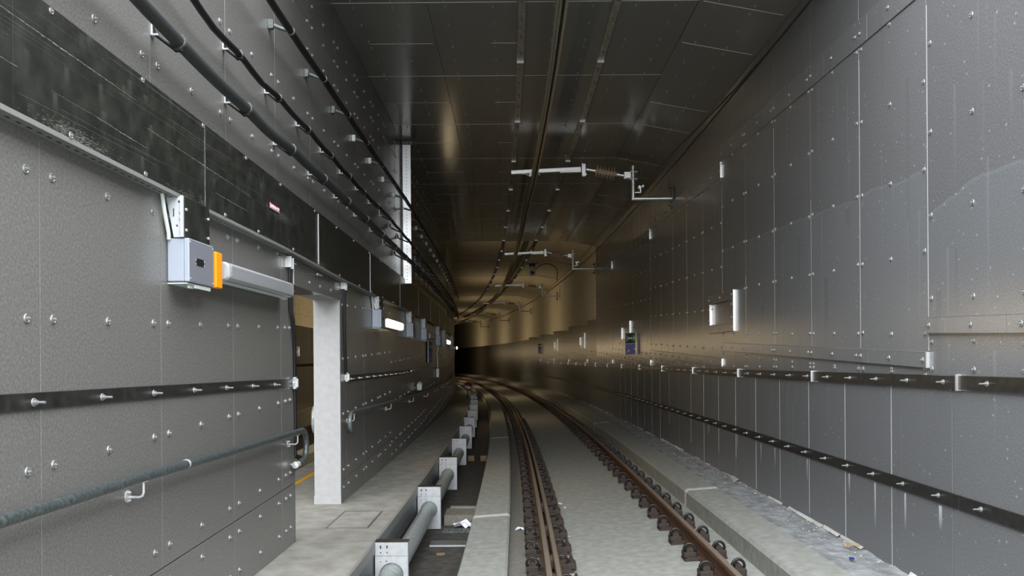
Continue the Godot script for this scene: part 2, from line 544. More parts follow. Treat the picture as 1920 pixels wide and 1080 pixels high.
func shell():
	var fl := thing("floor", "pale grey concrete track slab between the two kerbs", "track slab", "", Transform3D.IDENTITY, "structure")
	var joints := [T0, 11.0, 21.4, 31.8, 42.2, T1]
	for i in 5:
		var b := MB.new()
		sweep(b, [Vector2(-0.95, -3.0), Vector2(2.4, -3.0), Vector2(2.4, slab_y(2.4)), Vector2(-0.95, slab_y(-0.95))], joints[i] + 0.004, joints[i + 1] - 0.004, 1.6)
		obj("slab", b, M.concrete, fl)
		b = MB.new()
		sweep(b, [Vector2(-0.46, slab_y(-0.46) - 0.03), Vector2(-0.20, slab_y(-0.20) - 0.03), Vector2(-0.20, slab_y(-0.20) + 0.003), Vector2(-0.46, slab_y(-0.46) + 0.003)], joints[i] + 0.004, joints[i + 1] - 0.004, 1.6)
		obj("grimy_strip", b, M.concrete_grimy, fl)
	var wk := thing("floor", "raised concrete walkway along the left wall, level with the doorway", "walkway", "", Transform3D.IDENTITY, "structure")
	var t := T0
	var k := 0
	while t < T1:
		var e := minf(t + 2.4 if t < 30.0 else t + 20.0, T1)
		if k == 0: e = 2.3
		var b := MB.new()
		b.tint = grey(1.0 - 0.05 * rng.randf())
		sweep(b, rect(-2.75, -1.70, -2.0, -1.705), t + 0.003, e - 0.003, 2.4)
		obj("slab", b, M.concrete_walk, wk)
		t = e
		k += 1
	obj("bed", bar(-2.75, -1.68, -3.0, -2.0, T0, T1), M.concrete_dark, wk)
	obj("edge_trim", bar(-1.70, -1.672, -1.80, -1.703, T0, T1, 1.5), M.flange, wk)
	t = 0.9
	while t < 46.0:                                         # dark sheet panels down the side of the walkway
		obj("panel", bar(-1.72, -1.690, -2.40, -1.803, t + 0.004, t + 1.216, 1.3), M.side_panel, wk)
		t += 1.22
	var fr := MB.new()                                      # the inspection cover in the walkway
	for q in [[8.33, 8.352, -2.30, -1.86], [9.24, 9.262, -2.30, -1.86], [8.352, 9.24, -2.30, -2.28], [8.352, 9.24, -1.88, -1.86]]:
		sweep(fr, rect(q[2], q[3], -1.72, -1.703), q[0], q[1], 1.0)
	obj("cover_frame", fr, M.galvanized_dull, wk)
	var lid := bar(-2.277, -1.883, -1.72, -1.7025, 8.36, 9.232, 1.0)
	obj("cover", lid, M.concrete_walk, wk)
	# kerbs
	var kl := thing("kerb", "low concrete kerb between the pipe trough and the left rail", "kerb", "", Transform3D.IDENTITY, "structure")
	var kr := thing("kerb", "low concrete kerb between the right rail and the rubble strip", "kerb", "", Transform3D.IDENTITY, "structure")
	var pl := [Vector2(-0.93, -2.9), Vector2(-0.905, -1.972), Vector2(-0.89, -1.953), Vector2(-0.475, -1.925), Vector2(-0.449, -1.945), Vector2(-0.444, -2.2), Vector2(-0.5, -2.9)]
	var pr := [Vector2(1.875, -2.2), Vector2(1.882, -1.795), Vector2(1.912, -1.763), Vector2(2.295, -1.737), Vector2(2.31, -1.75), Vector2(2.32, -2.2)]
	for s in [[kl, pl, 10.19, 10.02], [kr, pr, 10.99, 11.27]]:
		var a: float = s[2] - 2.0 * s[3]
		while a < T1:
			var b := MB.new()
			var e: float = minf(a + s[3], T1)
			sweep(b, s[1], maxf(a, T0) + 0.06, e - 0.06, 1.2)
			b.tint = grey(0.9)
			b.col.fill(b.tint)
			if e > T0 + 0.1: obj("kerb_block", b, M.concrete, s[0])
			var j := MB.new()
			var grow := []
			for p in s[1]: grow.append(Vector2(p.x, p.y + (0.003 if p.y > -2.1 else 0.0)))
			sweep(j, grow, e - 0.065, e + 0.065, 1.0)
			if e > T0 + 0.1 and e < 60.0: obj("mortar_joint", j, M.mortar, s[0])
			a = e
	# wall cores; they carry the panels
	var out := thing("ground", "concrete ground outside the mouth of the tunnel", "ground", "", Transform3D.IDENTITY, "structure")
	obj("slab", bar(-14.0, 12.0, -3.2, -2.1, -45.0, T0, 40.0), M.concrete, out)
	var end := thing("wall_end", "dark end of the tunnel past the bend", "wall", "", Transform3D.IDENTITY, "structure")
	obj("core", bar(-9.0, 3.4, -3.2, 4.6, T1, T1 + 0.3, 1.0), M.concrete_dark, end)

func plate(b: MB, t0: float, t1: float, o: float, side: float, yb0: float, yb1: float, yt0: float, yt1: float, thick := 0.02, bev := 0.003):
	var tm := (t0 + t1) / 2.0                               # side +1: faces right (on the left wall); -1: faces left
	b.slab([P(t0, o, yb0), P(t1, o, yb1), P(t1, o, yt1), P(t0, o, yt0)], R(tm) * side, thick, bev)

func wallbolt() -> MB:      # along +x: dished washer, nut and the stud's end
	var b := MB.new()
	b.lathe(Vector3.ZERO, Vector3.RIGHT, [Vector2(0.0, 0.021), Vector2(0.006, 0.0195), Vector2(0.0065, 0.0165), Vector2(0.0035, 0.013), Vector2(0.0035, 0.0)], 12)
	b.cyl(Vector3(0.0035, 0, 0), Vector3(0.013, 0, 0), 0.0095, 0.0095, 6, true, true)
	b.cyl(Vector3(0.013, 0, 0), Vector3(0.018, 0, 0), 0.005, 0.0045, 6)
	return b

func studbolt() -> MB:      # along +x: plate washer, two nuts and a long stud
	var b := MB.new()
	b.lathe(Vector3.ZERO, Vector3.RIGHT, [Vector2(0.0, 0.020), Vector2(0.005, 0.019), Vector2(0.005, 0.0)], 10)
	b.cyl(Vector3(0.004, 0, 0), Vector3(0.018, 0, 0), 0.012, 0.012, 6, true, true)
	b.cyl(Vector3(0.018, 0, 0), Vector3(0.052, 0, 0), 0.006, 0.006, 8)
	return b

func facing(t: float, o: float, y: float, side: float) -> Transform3D:
	var r := R(t) * side
	return Transform3D(Basis(r, Vector3.UP, r.cross(Vector3.UP)), P(t, o, y))

func scatter(parent: Node, called: String, b: MB, m: Material, places: Array, most := 300):   # places: transforms, nearest first
	var shared := b.mesh(m)
	for i in mini(most, places.size()): put(called, shared, parent, places[i])
	if places.size() > most:
		var rest := MB.new()
		for i in range(most, places.size()): rest.add(b, places[i])
		stuff(obj(called, rest, m, parent))

func by_depth(a: Transform3D, b: Transform3D) -> bool:
	return a.origin.z > b.origin.z

func shade() -> Color:
	return grey(0.93 + 0.07 * rng.randf())

const STAIN_R := Vector4(4.0, 16.0, 5.7, 5.8)

func group_of(t: float) -> Array:       # right wall: (index, start, height of the batten's top at the start)
	var k := floori((t - 6.25) / 6.17)
	return [k, 6.25 + 6.17 * k, [0.10, 0.024, -0.03, -0.06][clampi(k + 1, 0, 3)]]

func batten_y(t: float) -> float:
	var g := group_of(t)
	return g[2] + 0.03 * (t - g[1])

func strip_top(t: float) -> float:      # upper edge of the dark strip along the right wall
	return lerps([Vector2(0, -0.11), Vector2(5.4, -0.142), Vector2(12.4, -0.187), Vector2(21, -0.195), Vector2(60, -0.21)], t)

func right_wall():
	var w := thing("wall_right", "dark grey panelled right wall with rows of bolts, pale concrete above it further in", "wall", "", Transform3D.IDENTITY, "structure")
	obj("core", bar(OR + 0.022, OR + 0.35, -3.2, 1.2, T0, T1, 1.6), M.joint_light, w)
	obj("core", bar(OR + 0.022, OR + 0.35, 1.2, 4.5, T0, DARK, 1.6), M.joint, w)
	obj("core", bar(OR + 0.09, OR + 0.35, 1.2, 4.5, DARK, T1, 1.6), M.concrete_warm, w)
	var bolts := []
	var t := 5.92 - 0.97 * 4.0
	while t < 60.0:                                         # lower panels, floor to the dark strip
		var e := t + 0.97 if t < 40.0 else t + 5.0
		var b := MB.new()
		b.tint = shade()
		var d := 0.0015 * rng.randf()
		plate(b, t + 0.005, e - 0.005, OR - d, -1.0, -1.80, -1.80, strip_top(t) - 0.05, strip_top(e) - 0.05)
		obj("panel", b, M.panel_right, w, Transform3D.IDENTITY, STAIN_R)
		if t > 5.0 and t < 26.0 and rng.randf() < 0.75:
			var x := rng.randf_range(0.0016, 0.003)
			obj("pale_seam_line", bar(OR - 0.0025, OR + 0.01, -1.75 + 0.5 * rng.randf() * rng.randf(), strip_top(t) - 0.10, t - x, t + x, 1.0), M.pale_seam, w)  # thin pale bar laid along the seam
		t = e
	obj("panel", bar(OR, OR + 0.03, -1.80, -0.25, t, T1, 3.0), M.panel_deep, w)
	t = 6.25 - 1.234 * 4.0
	while t < 58.0:
		var e := t + 1.234
		var g := group_of(t + 0.6)
		var by := func(x: float) -> float: return g[2] + 0.03 * (x - g[1])
		var d := 0.001 + 0.002 * rng.randf()
		var a: float = t + (0.007 if absf(t - g[1]) < 0.1 else 0.003)
		var z := e - 0.003
		var b := MB.new()
		b.tint = shade()
		plate(b, a, z, OR - d, -1.0, strip_top(t) - 0.04, strip_top(e) - 0.04, by.call(t) - 0.063, by.call(e) - 0.063)
		obj("panel", b, M.panel_right, w, Transform3D.IDENTITY, STAIN_R)
		var top := 2.80 if t < DARK - 0.6 else 1.27
		b = MB.new()
		b.tint = shade()
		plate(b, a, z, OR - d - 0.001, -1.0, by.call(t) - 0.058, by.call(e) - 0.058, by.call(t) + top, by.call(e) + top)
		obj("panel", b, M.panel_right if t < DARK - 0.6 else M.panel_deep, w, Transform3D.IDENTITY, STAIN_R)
		if t < DARK - 0.6:
			b = MB.new()
			b.tint = shade()
			plate(b, a, z, OR - d, -1.0, by.call(t) + 2.805, by.call(e) + 2.805, 3.92, 3.92)
			obj("panel", b, M.panel_right, w, Transform3D.IDENTITY, STAIN_R)
		elif t < 50.0:                                      # boarded concrete above the steps
			b = MB.new()
			b.tint = shade()
			plate(b, t + 0.002, e - 0.002, OR + 0.08 - 0.004 * rng.randf(), -1.0, 1.22, 1.22, 3.98, 3.98, 0.03, 0.002)
			obj("panel", b, M.concrete_warm, w)
		if t > 5.0 and t < 24.0:
			var x := 0.0028 if absf(t - g[1]) < 0.1 else rng.randf_range(0.001, 0.0024)
			var y0: float = by.call(t) + 0.01
			obj("pale_seam_line", bar(OR - 0.004, OR + 0.01, y0, y0 + (2.6 if rng.randf() < 0.6 else rng.randf_range(0.8, 2.0)), t - x, t + x, 1.0), M.pale_seam, w)  # pale bar over the seam, of varying height
		# bolts: a pair at each seam, one in the middle
		if t > 3.5 and t < 44.0:
			for c in [0.05, 0.617, 1.184]:
				var x: float = t + c
				for r in [-0.175, 0.14, 0.76, 1.38, 2.04] + ([2.69, 2.83, 2.93] if t < DARK else []):
					if t > DARK and r > 1.2: continue
					bolts.append(facing(x, OR - 0.003 - (0.014 if r == 2.83 else 0.0), by.call(x) + r + rng.randf_range(-0.008, 0.008), -1.0))
				bolts.append(facing(x, OR - 0.003, strip_top(x) + 0.045, -1.0))
				if c < 1.0 or true: bolts.append(facing(x, OR - 0.026, by.call(x) - 0.06, -1.0))
		t = e
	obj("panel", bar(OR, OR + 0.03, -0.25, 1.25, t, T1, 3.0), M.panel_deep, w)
	# battens: one low and one high along each group of panels, an end edge facing the mouth
	for k in range(-1, 8):
		var s := 6.25 + 6.17 * k
		var g := group_of(s + 1.0)
		var n := 2 if k < 3 else 1
		for h in n:
			var a := s + 6.17 * h / n + (0.004 if h == 0 else 0.001)
			var e := s + 6.17 * (h + 1) / n - 0.002
			for q in [[-0.12, 0.0, 0.024], [2.72, 2.955, 0.014]]:
				if q[0] > 1.0 and e > DARK: continue
				var b := MB.new()
				b.tint = shade()
				var steps := 3
				for i in steps:
					var x0 := lerpf(a, e, float(i) / steps)
					var x1 := lerpf(a, e, float(i + 1) / steps)
					var y0: float = g[2] + 0.03 * (x0 - s)
					var y1: float = g[2] + 0.03 * (x1 - s)
					plate(b, x0, x1, OR - q[2], -1.0, y0 + q[0], y1 + q[0], y0 + q[1], y1 + q[1], q[2], 0.003)
				var bt := obj("batten", b, M.panel_right, w, Transform3D.IDENTITY, STAIN_R)
				b = MB.new()
				for i in steps:
					var x0 := lerpf(a, e, float(i) / steps)
					var x1 := lerpf(a, e, float(i + 1) / steps)
					var y0: float = g[2] + 0.03 * (x0 - s) + q[1]
					var y1: float = g[2] + 0.03 * (x1 - s) + q[1]
					plate(b, x0, x1, OR - q[2] - 0.001, -1.0, y0 - 0.002, y1 - 0.002, y0 + 0.0025, y1 + 0.0025, q[2] - 0.004, 0.0)
				obj("edge_highlight", b, M.flange, bt)  # painted highlight: paler line where the batten's top catches the light
		if k >= 0:
			for q in [[-0.12, 0.0, 0.03], [2.72, 2.955, 0.03]]:
				if q[0] > 1.0 and s > DARK: continue
				var c := MB.new()
				sweep(c, rect(OR - 0.027, OR - 0.002, g[2] + q[0], g[2] + q[1]), s - 0.012, s + 0.003, 1.0)
				obj("end_plate", c, M.bright_steel, w)
	bolts.sort_custom(by_depth)
	scatter(w, "bolt", wallbolt(), M.bolt_metal, bolts)

func left_seam(t: float) -> float:
	if t < 8.5: return -1.23 + 0.026 * (t - 4.7)
	var k := floorf((t - 7.65) / 6.12)
	return -1.50 + 0.028 * (t - 7.65 - 6.12 * k)

func duct_bottom(t: float) -> float:
	return lerps([Vector2(-6, 1.10), Vector2(3.26, 1.005), Vector2(5.5, 0.975), Vector2(7.3, 0.965), Vector2(9.55, 0.918), Vector2(12, 0.90), Vector2(20, 0.905), Vector2(28, 0.89), Vector2(40, 0.89)], t)

func duct_top(t: float) -> float:
	return lerps([Vector2(-6, 1.68), Vector2(3.55, 1.569), Vector2(5.34, 1.55), Vector2(8.3, 1.514), Vector2(11.3, 1.487), Vector2(15, 1.485), Vector2(20, 1.49), Vector2(28, 1.50), Vector2(40, 1.50)], t)

func left_wall():
	var w := thing("wall_left", "dark grey panelled left wall with bolts, broken by an open doorway", "wall", "", Transform3D.IDENTITY, "structure")
	obj("core", bar(-2.74, OL - 0.02, -1.705, 4.3, T0, 7.70, 1.6), M.joint, w)
	obj("core", bar(-2.74, OL - 0.02, 0.716, 4.3, 7.70, 9.745, 1.0), M.concrete, w)
	obj("core", bar(-2.74, OL - 0.02, -1.705, 4.3, 9.765, T1, 1.6), M.joint, w)
	obj("jamb", bar(-2.745, OL - 0.001, -1.705, 0.716, 9.735, 9.78, 1.0), M.concrete_pale, w)
	obj("jamb_foot", bar(-2.75, OL + 0.002, -1.705, -1.60, 9.728, 9.736, 1.0), M.concrete_pale, w)
	obj("panel", bar(-2.744, -2.46, 0.700, 0.716, 7.70, 8.93, 1.3), M.panel, w)            # dark lining under the lintel
	obj("soffit", bar(-2.744, -2.44, 0.704, 0.717, 8.93, 9.735, 1.0), M.concrete_pale, w)
	var sb := []
	for x in [8.1, 8.35]:
		sb.append(Transform3D(Basis(Vector3.DOWN, R(x), Vector3.DOWN.cross(R(x))), P(x, -2.6, 0.70)))
	# the lintel's face
	obj("lintel_panel", bar(OL - 0.019, OL + 0.003, 0.698, 0.862, 7.66, 9.93, 1.2), M.panel, w)
	obj("panel", bar(OL - 0.019, OL - 0.004, 0.866, 1.1, 7.72, 9.76, 1.2), M.panel, w)
	obj("edge_strip", bar(OL, OL + 0.022, 0.70, 0.86, 7.655, 7.668, 1.0), M.zinc, w)
	obj("edge_strip", bar(OL, OL + 0.022, 0.66, 0.85, 9.93, 9.945, 1.0), M.zinc, w)
	obj("end_strip", bar(-2.45, OL + 0.002, -1.705, 0.9, 7.70, 7.722, 1.0), M.galvanized_dull, w)
	for x in [8.3, 8.75, 9.25]: sb.append(facing(x, OL + 0.003, 0.775, 1.0))
	var bolts := []
	# lower panels: two rows, before and after the doorway
	for part in [[3.62 - 1.225 * 7.0, 7.70, 3.62], [9.765, 40.0, 10.07]]:
		var x: float = part[0]
		while x < part[1] - 0.05:
			var e: float = x + 1.225
			if part[2] > 9.0 and x < 10.0: e = 10.07
			e = minf(e, part[1])
			var d := 0.0015 * rng.randf()
			var b := MB.new()
			b.tint = shade()
			plate(b, x + 0.002, e - 0.002, OL + d, 1.0, -1.704, -1.704, left_seam(x + 0.01) - 0.003, left_seam(e - 0.01) - 0.003)
			obj("panel", b, M.panel, w)
			b = MB.new()
			b.tint = shade()
			plate(b, x + 0.002, e - 0.002, OL + d, 1.0, left_seam(x + 0.01) + 0.003, left_seam(e - 0.01) + 0.003, duct_bottom(x) + 0.1, duct_bottom(e) + 0.1)
			obj("panel", b, M.panel, w)
			if e > 3.2:
				for c in ([0.1, 0.6, 1.125] if e - x > 1.0 else [0.12]):
					var q: float = x + c
					if q > part[1]: continue
					for r in [-0.38, -0.09, 0.12, 0.787, 1.447, 2.09]:
						var y: float = left_seam(q) + r
						if y < duct_bottom(q) - 0.03: bolts.append(facing(q, OL + 0.001, y, 1.0))
			x = e
		if part[2] < 9.0:
			for r in [-0.38, -0.09, 0.12, 0.787, 1.447]:
				for q in [7.42, 7.56]: bolts.append(facing(q, OL + 0.001, left_seam(q) + r, 1.0))
	obj("panel", bar(OL - 0.02, OL, -1.704, 0.6, 40.0, T1, 2.0), M.panel, w)
	# upper panels, above the duct
	var x := 5.94 - 1.22 * 7.0
	while x < DARK:
		var e := x + 1.22
		var d := 0.0015 * rng.randf()
		var s0 := 3.42 + 0.026 * (x - 8.0)
		var s1 := 3.42 + 0.026 * (e - 8.0)
		var b := MB.new()
		b.tint = shade()
		plate(b, x + 0.002, e - 0.002, OL + d, 1.0, duct_top(x) - 0.1, duct_top(e) - 0.1, s0 - 0.002, s1 - 0.002)
		obj("panel", b, M.panel, w)
		b = MB.new()
		b.tint = shade()
		plate(b, x + 0.002, e - 0.002, OL + d, 1.0, s0 + 0.002, s1 + 0.002, CEIL + 0.01, CEIL + 0.01)
		obj("panel", b, M.panel, w)
		if e > 3.9:
			for c in [0.1, 0.6, 1.12]:
				var q: float = x + c
				for r in [0.0, 0.65, 1.30, 1.58, 1.80, 2.2]:
					var y: float = 1.73 + 0.026 * (q - 4.8) + r
					if y > duct_top(q) + 0.05 and y < 4.0: bolts.append(facing(q, OL + 0.001, y, 1.0))
		x = e
	obj("panel", bar(OL - 0.02, OL - 0.004, 1.3, 4.2, x, T1, 2.0), M.concrete_warm, w)
	bolts.sort_custom(by_depth)
	scatter(w, "bolt", wallbolt(), M.bolt_metal, sb + bolts)

const CH0 := 1.75           # where the ceiling's sloping edge begins
const CHY := 3.86

func ceiling():
	var c := thing("ceiling", "dark panelled tunnel ceiling with a sloping right edge, bare concrete further in", "ceiling", "", Transform3D.IDENTITY, "structure")
	var b := MB.new()
	sweep(b, [Vector2(-2.8, 4.07), Vector2(CH0 + 0.01, 4.07), Vector2(OR + 0.2, CHY - 0.01), Vector2(OR + 0.35, 4.7), Vector2(-2.8, 4.7)], TC, DARK, 1.6)
	obj("core", b, M.joint, c)
	b = MB.new()
	sweep(b, [Vector2(-2.8, 4.12), Vector2(CH0 + 0.03, 4.12), Vector2(OR + 0.2, CHY + 0.04), Vector2(OR + 0.35, 4.7), Vector2(-2.8, 4.7)], DARK, T1, 1.6)
	obj("core", b, M.concrete_warm, c)
	var cols := [OL, -1.35, -0.27, 0.82, CH0]
	var bolts := []
	var t := 9.39 - 1.226 * 2.0
	var k := 0
	while t < DARK - 0.3:
		var e := minf(t + 1.226, DARK)
		for i in 5:
			var twin := i in [1, 2, 3]                     # panels twice as long in the middle columns
			if twin and k % 2 == 1: continue
			var z := minf(e + 1.226, DARK) if twin else e
			var g := 0.007 if k % 2 == 0 else 0.003
			b = MB.new()
			b.tint = shade()
			var d := 0.0015 * rng.randf()
			if i < 4:
				b.slab([P(t + g, cols[i] + 0.002, CEIL - d), P(z - g * 0.3, cols[i] + 0.002, CEIL - d), P(z - g * 0.3, cols[i + 1] - 0.002, CEIL - d), P(t + g, cols[i + 1] - 0.002, CEIL - d)], Vector3.DOWN, 0.018, 0.003)
			else:
				var nn := (Vector3.DOWN - R(t) * 0.19).normalized()
				b.slab([P(t + g, CH0 + 0.003, CEIL - d), P(z - g, CH0 + 0.003, CEIL - d), P(z - g, OR - 0.004, CHY - d), P(t + g, OR - 0.004, CHY - d)], nn, 0.018, 0.003)
			obj("panel", b, M.panel_ceiling, c)
		if t > 7.5:
			for q in [0.1, 0.6, 1.12]:
				for o in [-2.2, -1.75, -1.15, -0.6, 0.12, 0.55, 1.05, 1.5, 1.95, 2.35]:
					var x: float = t + q
					var y: float = CEIL if o < CH0 else lerpf(CEIL, CHY, (o - CH0) / (OR - CH0))
					var r := R(x)
					bolts.append(Transform3D(Basis(Vector3.DOWN, r, Vector3.DOWN.cross(r)), P(x, o, y - 0.002)))
		t = e
		k += 1
	t = 9.39
	k = 0
	while t < DARK:                                         # pale joint profiles
		for q in ([[OL, -1.35], [-1.35, -0.32], [-0.22, 0.76], [0.87, CH0]] if k % 2 == 0 else [[-2.2, -1.4], [-0.65, -0.32]]):
			b = MB.new()
			sweep(b, rect(q[0], q[1], CEIL - 0.0035, CEIL + 0.004), t - 0.0045, t + 0.0045, 1.0)
			obj("joint_profile", b, M.joint_light, c)
		b = MB.new()
		sweep(b, [Vector2(CH0 + 0.05, CEIL - 0.0135), Vector2(OR - 0.06, CHY + 0.009), Vector2(OR - 0.06, CHY + 0.02), Vector2(CH0 + 0.05, CEIL)], t - 0.0045, t + 0.0045, 1.0)
		if k % 3 != 2: obj("joint_profile", b, M.joint_light, c)
		t += 1.226
		k += 1
	bolts.sort_custom(by_depth)
	var cb := MB.new()
	cb.cyl(Vector3.ZERO, Vector3(0.004, 0, 0), 0.015, 0.013, 8)
	cb.cyl(Vector3(0.004, 0, 0), Vector3(0.014, 0, 0), 0.009, 0.009, 6, true, true)
	cb.cyl(Vector3(0.014, 0, 0), Vector3(0.032, 0, 0), 0.005, 0.005, 6)
	scatter(c, "bolt", cb, M.bolt_metal, bolts)
	# formwork rings on the bare concrete
	for q in [35.0, 41.3, 47.6, 54.0, 60.5, 67.0, 74.0, 82.0]:
		b = MB.new()
		sweep(b, [Vector2(OL, 4.115), Vector2(CH0 + 0.02, 4.115), Vector2(OR + 0.08, CHY + 0.05), Vector2(OR + 0.08, CHY + 0.09), Vector2(CH0 + 0.02, 4.16), Vector2(OL, 4.16)], q, q + 0.03, 1.0)
		obj("joint", b, M.joint, c)

func far_tunnel():          # the second tunnel, seen through the doorway
	var w := thing("wall_far", "far wall of the second tunnel seen through the doorway, dark below and warm concrete above", "wall", "", Transform3D.IDENTITY, "structure")
	obj("core", bar(-8.5, -8.03, -3.2, 4.5, T0, T1, 3.0), M.concrete_warm, w)
	var t := 22.0
	while t < 44.0:
		var b := MB.new()
		b.tint = shade()
		plate(b, t + 0.004, t + 1.216, -8.0, 1.0, -1.9, -1.9, 1.27, 1.27)
		obj("panel", b, M.panel, w)
		t += 1.22
	obj("panel", bar(-8.03, -8.0, -1.9, 1.27, T0, 22.0, 4.0), M.panel, w)
	obj("panel", bar(-8.03, -8.0, -1.9, 1.27, t, T1, 4.0), M.panel, w)
	obj("strip", bar(-8.0, -7.97, -0.26, -0.16, T0, T1, 3.0), M.strip_dark, w)
	var bolts := []
	for i in 40:
		bolts.append(facing(22.0 + 0.6 * i, -7.998, 1.7, 1.0))
		bolts.append(facing(22.0 + 0.6 * i, -7.998, 0.2, 1.0))
	bolts.sort_custom(by_depth)
	scatter(w, "bolt", studbolt(), M.zinc, bolts)
	var fl := thing("floor", "walkway and track bed of the second tunnel beyond the doorway", "floor", "", Transform3D.IDENTITY, "structure")
	obj("slab", bar(-3.75, -2.75, -3.0, -1.705, T0, T1, 2.4), M.concrete_walk, fl)
	obj("bed", bar(-8.1, -3.75, -3.2, -2.35, T0, T1, 3.0), M.concrete_dark, fl)
	obj("kerb_block", bar(-5.1, -4.7, -2.35, -2.0, T0, T1, 3.0), M.concrete, fl)
	obj("kerb_block", bar(-7.95, -7.4, -2.35, -1.85, T0, T1, 3.0), M.concrete, fl)
	obj("yellow_line", bar(-3.44, -3.36, -1.71, -1.7035, 4.0, 40.0, 2.0), M.yellow, fl)
	for o in [-6.7, -5.27]:
		var r := thing("rail", "rail in the second tunnel, " + ("further from" if o < -6 else "nearer to") + " the doorway", "rail", "rails of the second tunnel")
		obj("rail_body", bar(o - 0.035, o + 0.035, -2.35, -2.15, T0, T1, 3.0), M.rust, r)
	var c := thing("ceiling", "concrete ceiling of the second tunnel beyond the doorway", "ceiling", "", Transform3D.IDENTITY, "structure")
	obj("core", bar(-8.6, -2.7, 4.1, 4.7, TC, T1, 3.0), M.concrete_warm, c)
	# a wall box, and a handrail that ends in a hoop beside the doorway
	var f := thing("access_frame", "square access frame on the second tunnel's far wall, seen through the doorway", "access frame")
	frame_parts(f, 29.6, 31.1, -8.0, 1.0, 0.0, 0.62)
	var h := thing("handrail", "hooped end of a grey handrail behind the concrete jamb, seen through the doorway", "handrail")
	var b := MB.new()
	var pts := [P(14.0, -2.84, -0.58), P(10.35, -2.84, -0.585)]
	for i in 9:
		var a := PI * i / 8.0
		pts.append(P(10.2 - 0.11 * sin(a), -2.84, -0.74 + 0.155 * cos(a) - 0.0))
	pts.append(P(10.3, -2.80, -0.9))
	b.tube(pts, 0.028, 10)
	obj("rail", b, M.galvanized, h)
	b = MB.new()
	b.tube([P(10.35, -2.745, -0.72), P(10.35, -2.83, -0.72), P(10.35, -2.84, -0.70), P(10.35, -2.84, -0.61)], 0.009, 6)
	obj("bracket", b, M.zinc, h)

func frame_parts(f: Node3D, t0: float, t1: float, o: float, side: float, y0: float, y1: float):
	var in_ := -side
	var w := 0.15
	var dy := 0.13
	var lay := func(a: float, e: float, ya: float, yb: float, d0: float, d1: float) -> MB:
		return bar(minf(o + side * d0, o + side * d1), maxf(o + side * d0, o + side * d1), ya, yb, a, e, 1.0)
	obj("frame_bar", lay.call(t0, t1, y1 - dy, y1, 0.0, 0.035), M.panel, f)
	obj("frame_bar", lay.call(t0, t1, y0, y0 + dy, 0.0, 0.035), M.panel, f)
	obj("frame_bar", lay.call(t0, t0 + w, y0 + dy, y1 - dy, 0.0, 0.035), M.panel, f)
	obj("frame_bar", lay.call(t1 - w, t1, y0 + dy, y1 - dy, 0.0, 0.035), M.panel, f)
	obj("edge_strip", lay.call(t0 - 0.012, t0, y0, y1, 0.0, 0.036), M.bright_steel, f)
	obj("edge_strip", lay.call(t1 - w - 0.005, t1 - w + 0.01, y0 + dy, y1 - dy, 0.0, 0.048), M.bright_steel, f)
	for y in [y0, y0 + dy - 0.005, y1 - dy, y1 - 0.005]: obj("edge_strip", lay.call(t0, t1, y, y + 0.005, 0.0, 0.038), M.flange, f)
	obj("back_panel", lay.call(t0 + w, t1 - w, y0 + dy, y1 - dy, 0.0, 0.006), M.panel, f)
	var wb := wallbolt().mesh(M.bolt_metal)
	for x in [t0 + 0.07, (t0 + t1) / 2.0, t1 - 0.07]:
		for y in [y0 + 0.06, y1 - 0.06]: put("bolt", wb, f, facing(x, o + side * 0.035, y, side))
	for x in [t0 + 0.07, t1 - 0.07]:
		for y in [y0 + 0.2, y1 - 0.2]: put("bolt", wb, f, facing(x, o + side * 0.035, y, side))

# ---------------------------------------------------------------- track
func rail_y(o: float) -> float:
	return -(1.871 - TILT * (o - 0.75)) - 0.17

func canted(prof: Array, o0: float) -> Array:
	var out := []
	for p in prof: out.append(Vector2(o0 + p.x - TILT * p.y, rail_y(o0) + p.y + TILT * p.x))
	return out

func rail_outline(head: float) -> Array:
	return [Vector2(-0.07, 0), Vector2(0.07, 0), Vector2(0.07, 0.012), Vector2(0.016, 0.03), Vector2(0.009, 0.06), Vector2(0.009, 0.12), Vector2(head, 0.135), Vector2(head, 0.158), Vector2(head - 0.007, 0.169), Vector2(-head + 0.007, 0.169), Vector2(-head, 0.158), Vector2(-head, 0.135), Vector2(-0.009, 0.12), Vector2(-0.009, 0.06), Vector2(-0.016, 0.03), Vector2(-0.07, 0.012)]

func clip_mesh(sx: float) -> MB:       # a spring clip round its shoulder; sx -1: left of the rail
	var b := MB.new()
	var c := Vector3(sx * 0.145, 0.092, 0.0)
	var pts := []
	pts.append(Vector3(sx * 0.075, 0.055, -0.03))
	pts.append(Vector3(sx * 0.095, 0.062, 0.0))
	for i in 11:
		var a := deg_to_rad(lerpf(-25.0, 205.0, i / 10.0))
		pts.append(c + Vector3(-sx * cos(a) * 0.058, sin(a) * 0.062, 0.035 - 0.012 * i / 10.0))
	pts.append(c + Vector3(sx * 0.03, -0.035, -0.02))
	pts.append(c + Vector3(-sx * 0.01, -0.03, -0.05))
	b.tube(pts, 0.0135, 8)
	return b

func shoulder_mesh(sx: float) -> MB:
	var b := MB.new()
	b.box(Vector3(sx * 0.15, 0.048, 0.0), Vector3(0.12, 0.05, 0.15), 0.006)
	b.cyl(Vector3(sx * 0.145, 0.085, -0.055), Vector3(sx * 0.145, 0.085, 0.055), 0.034, 0.034, 12)
	return b

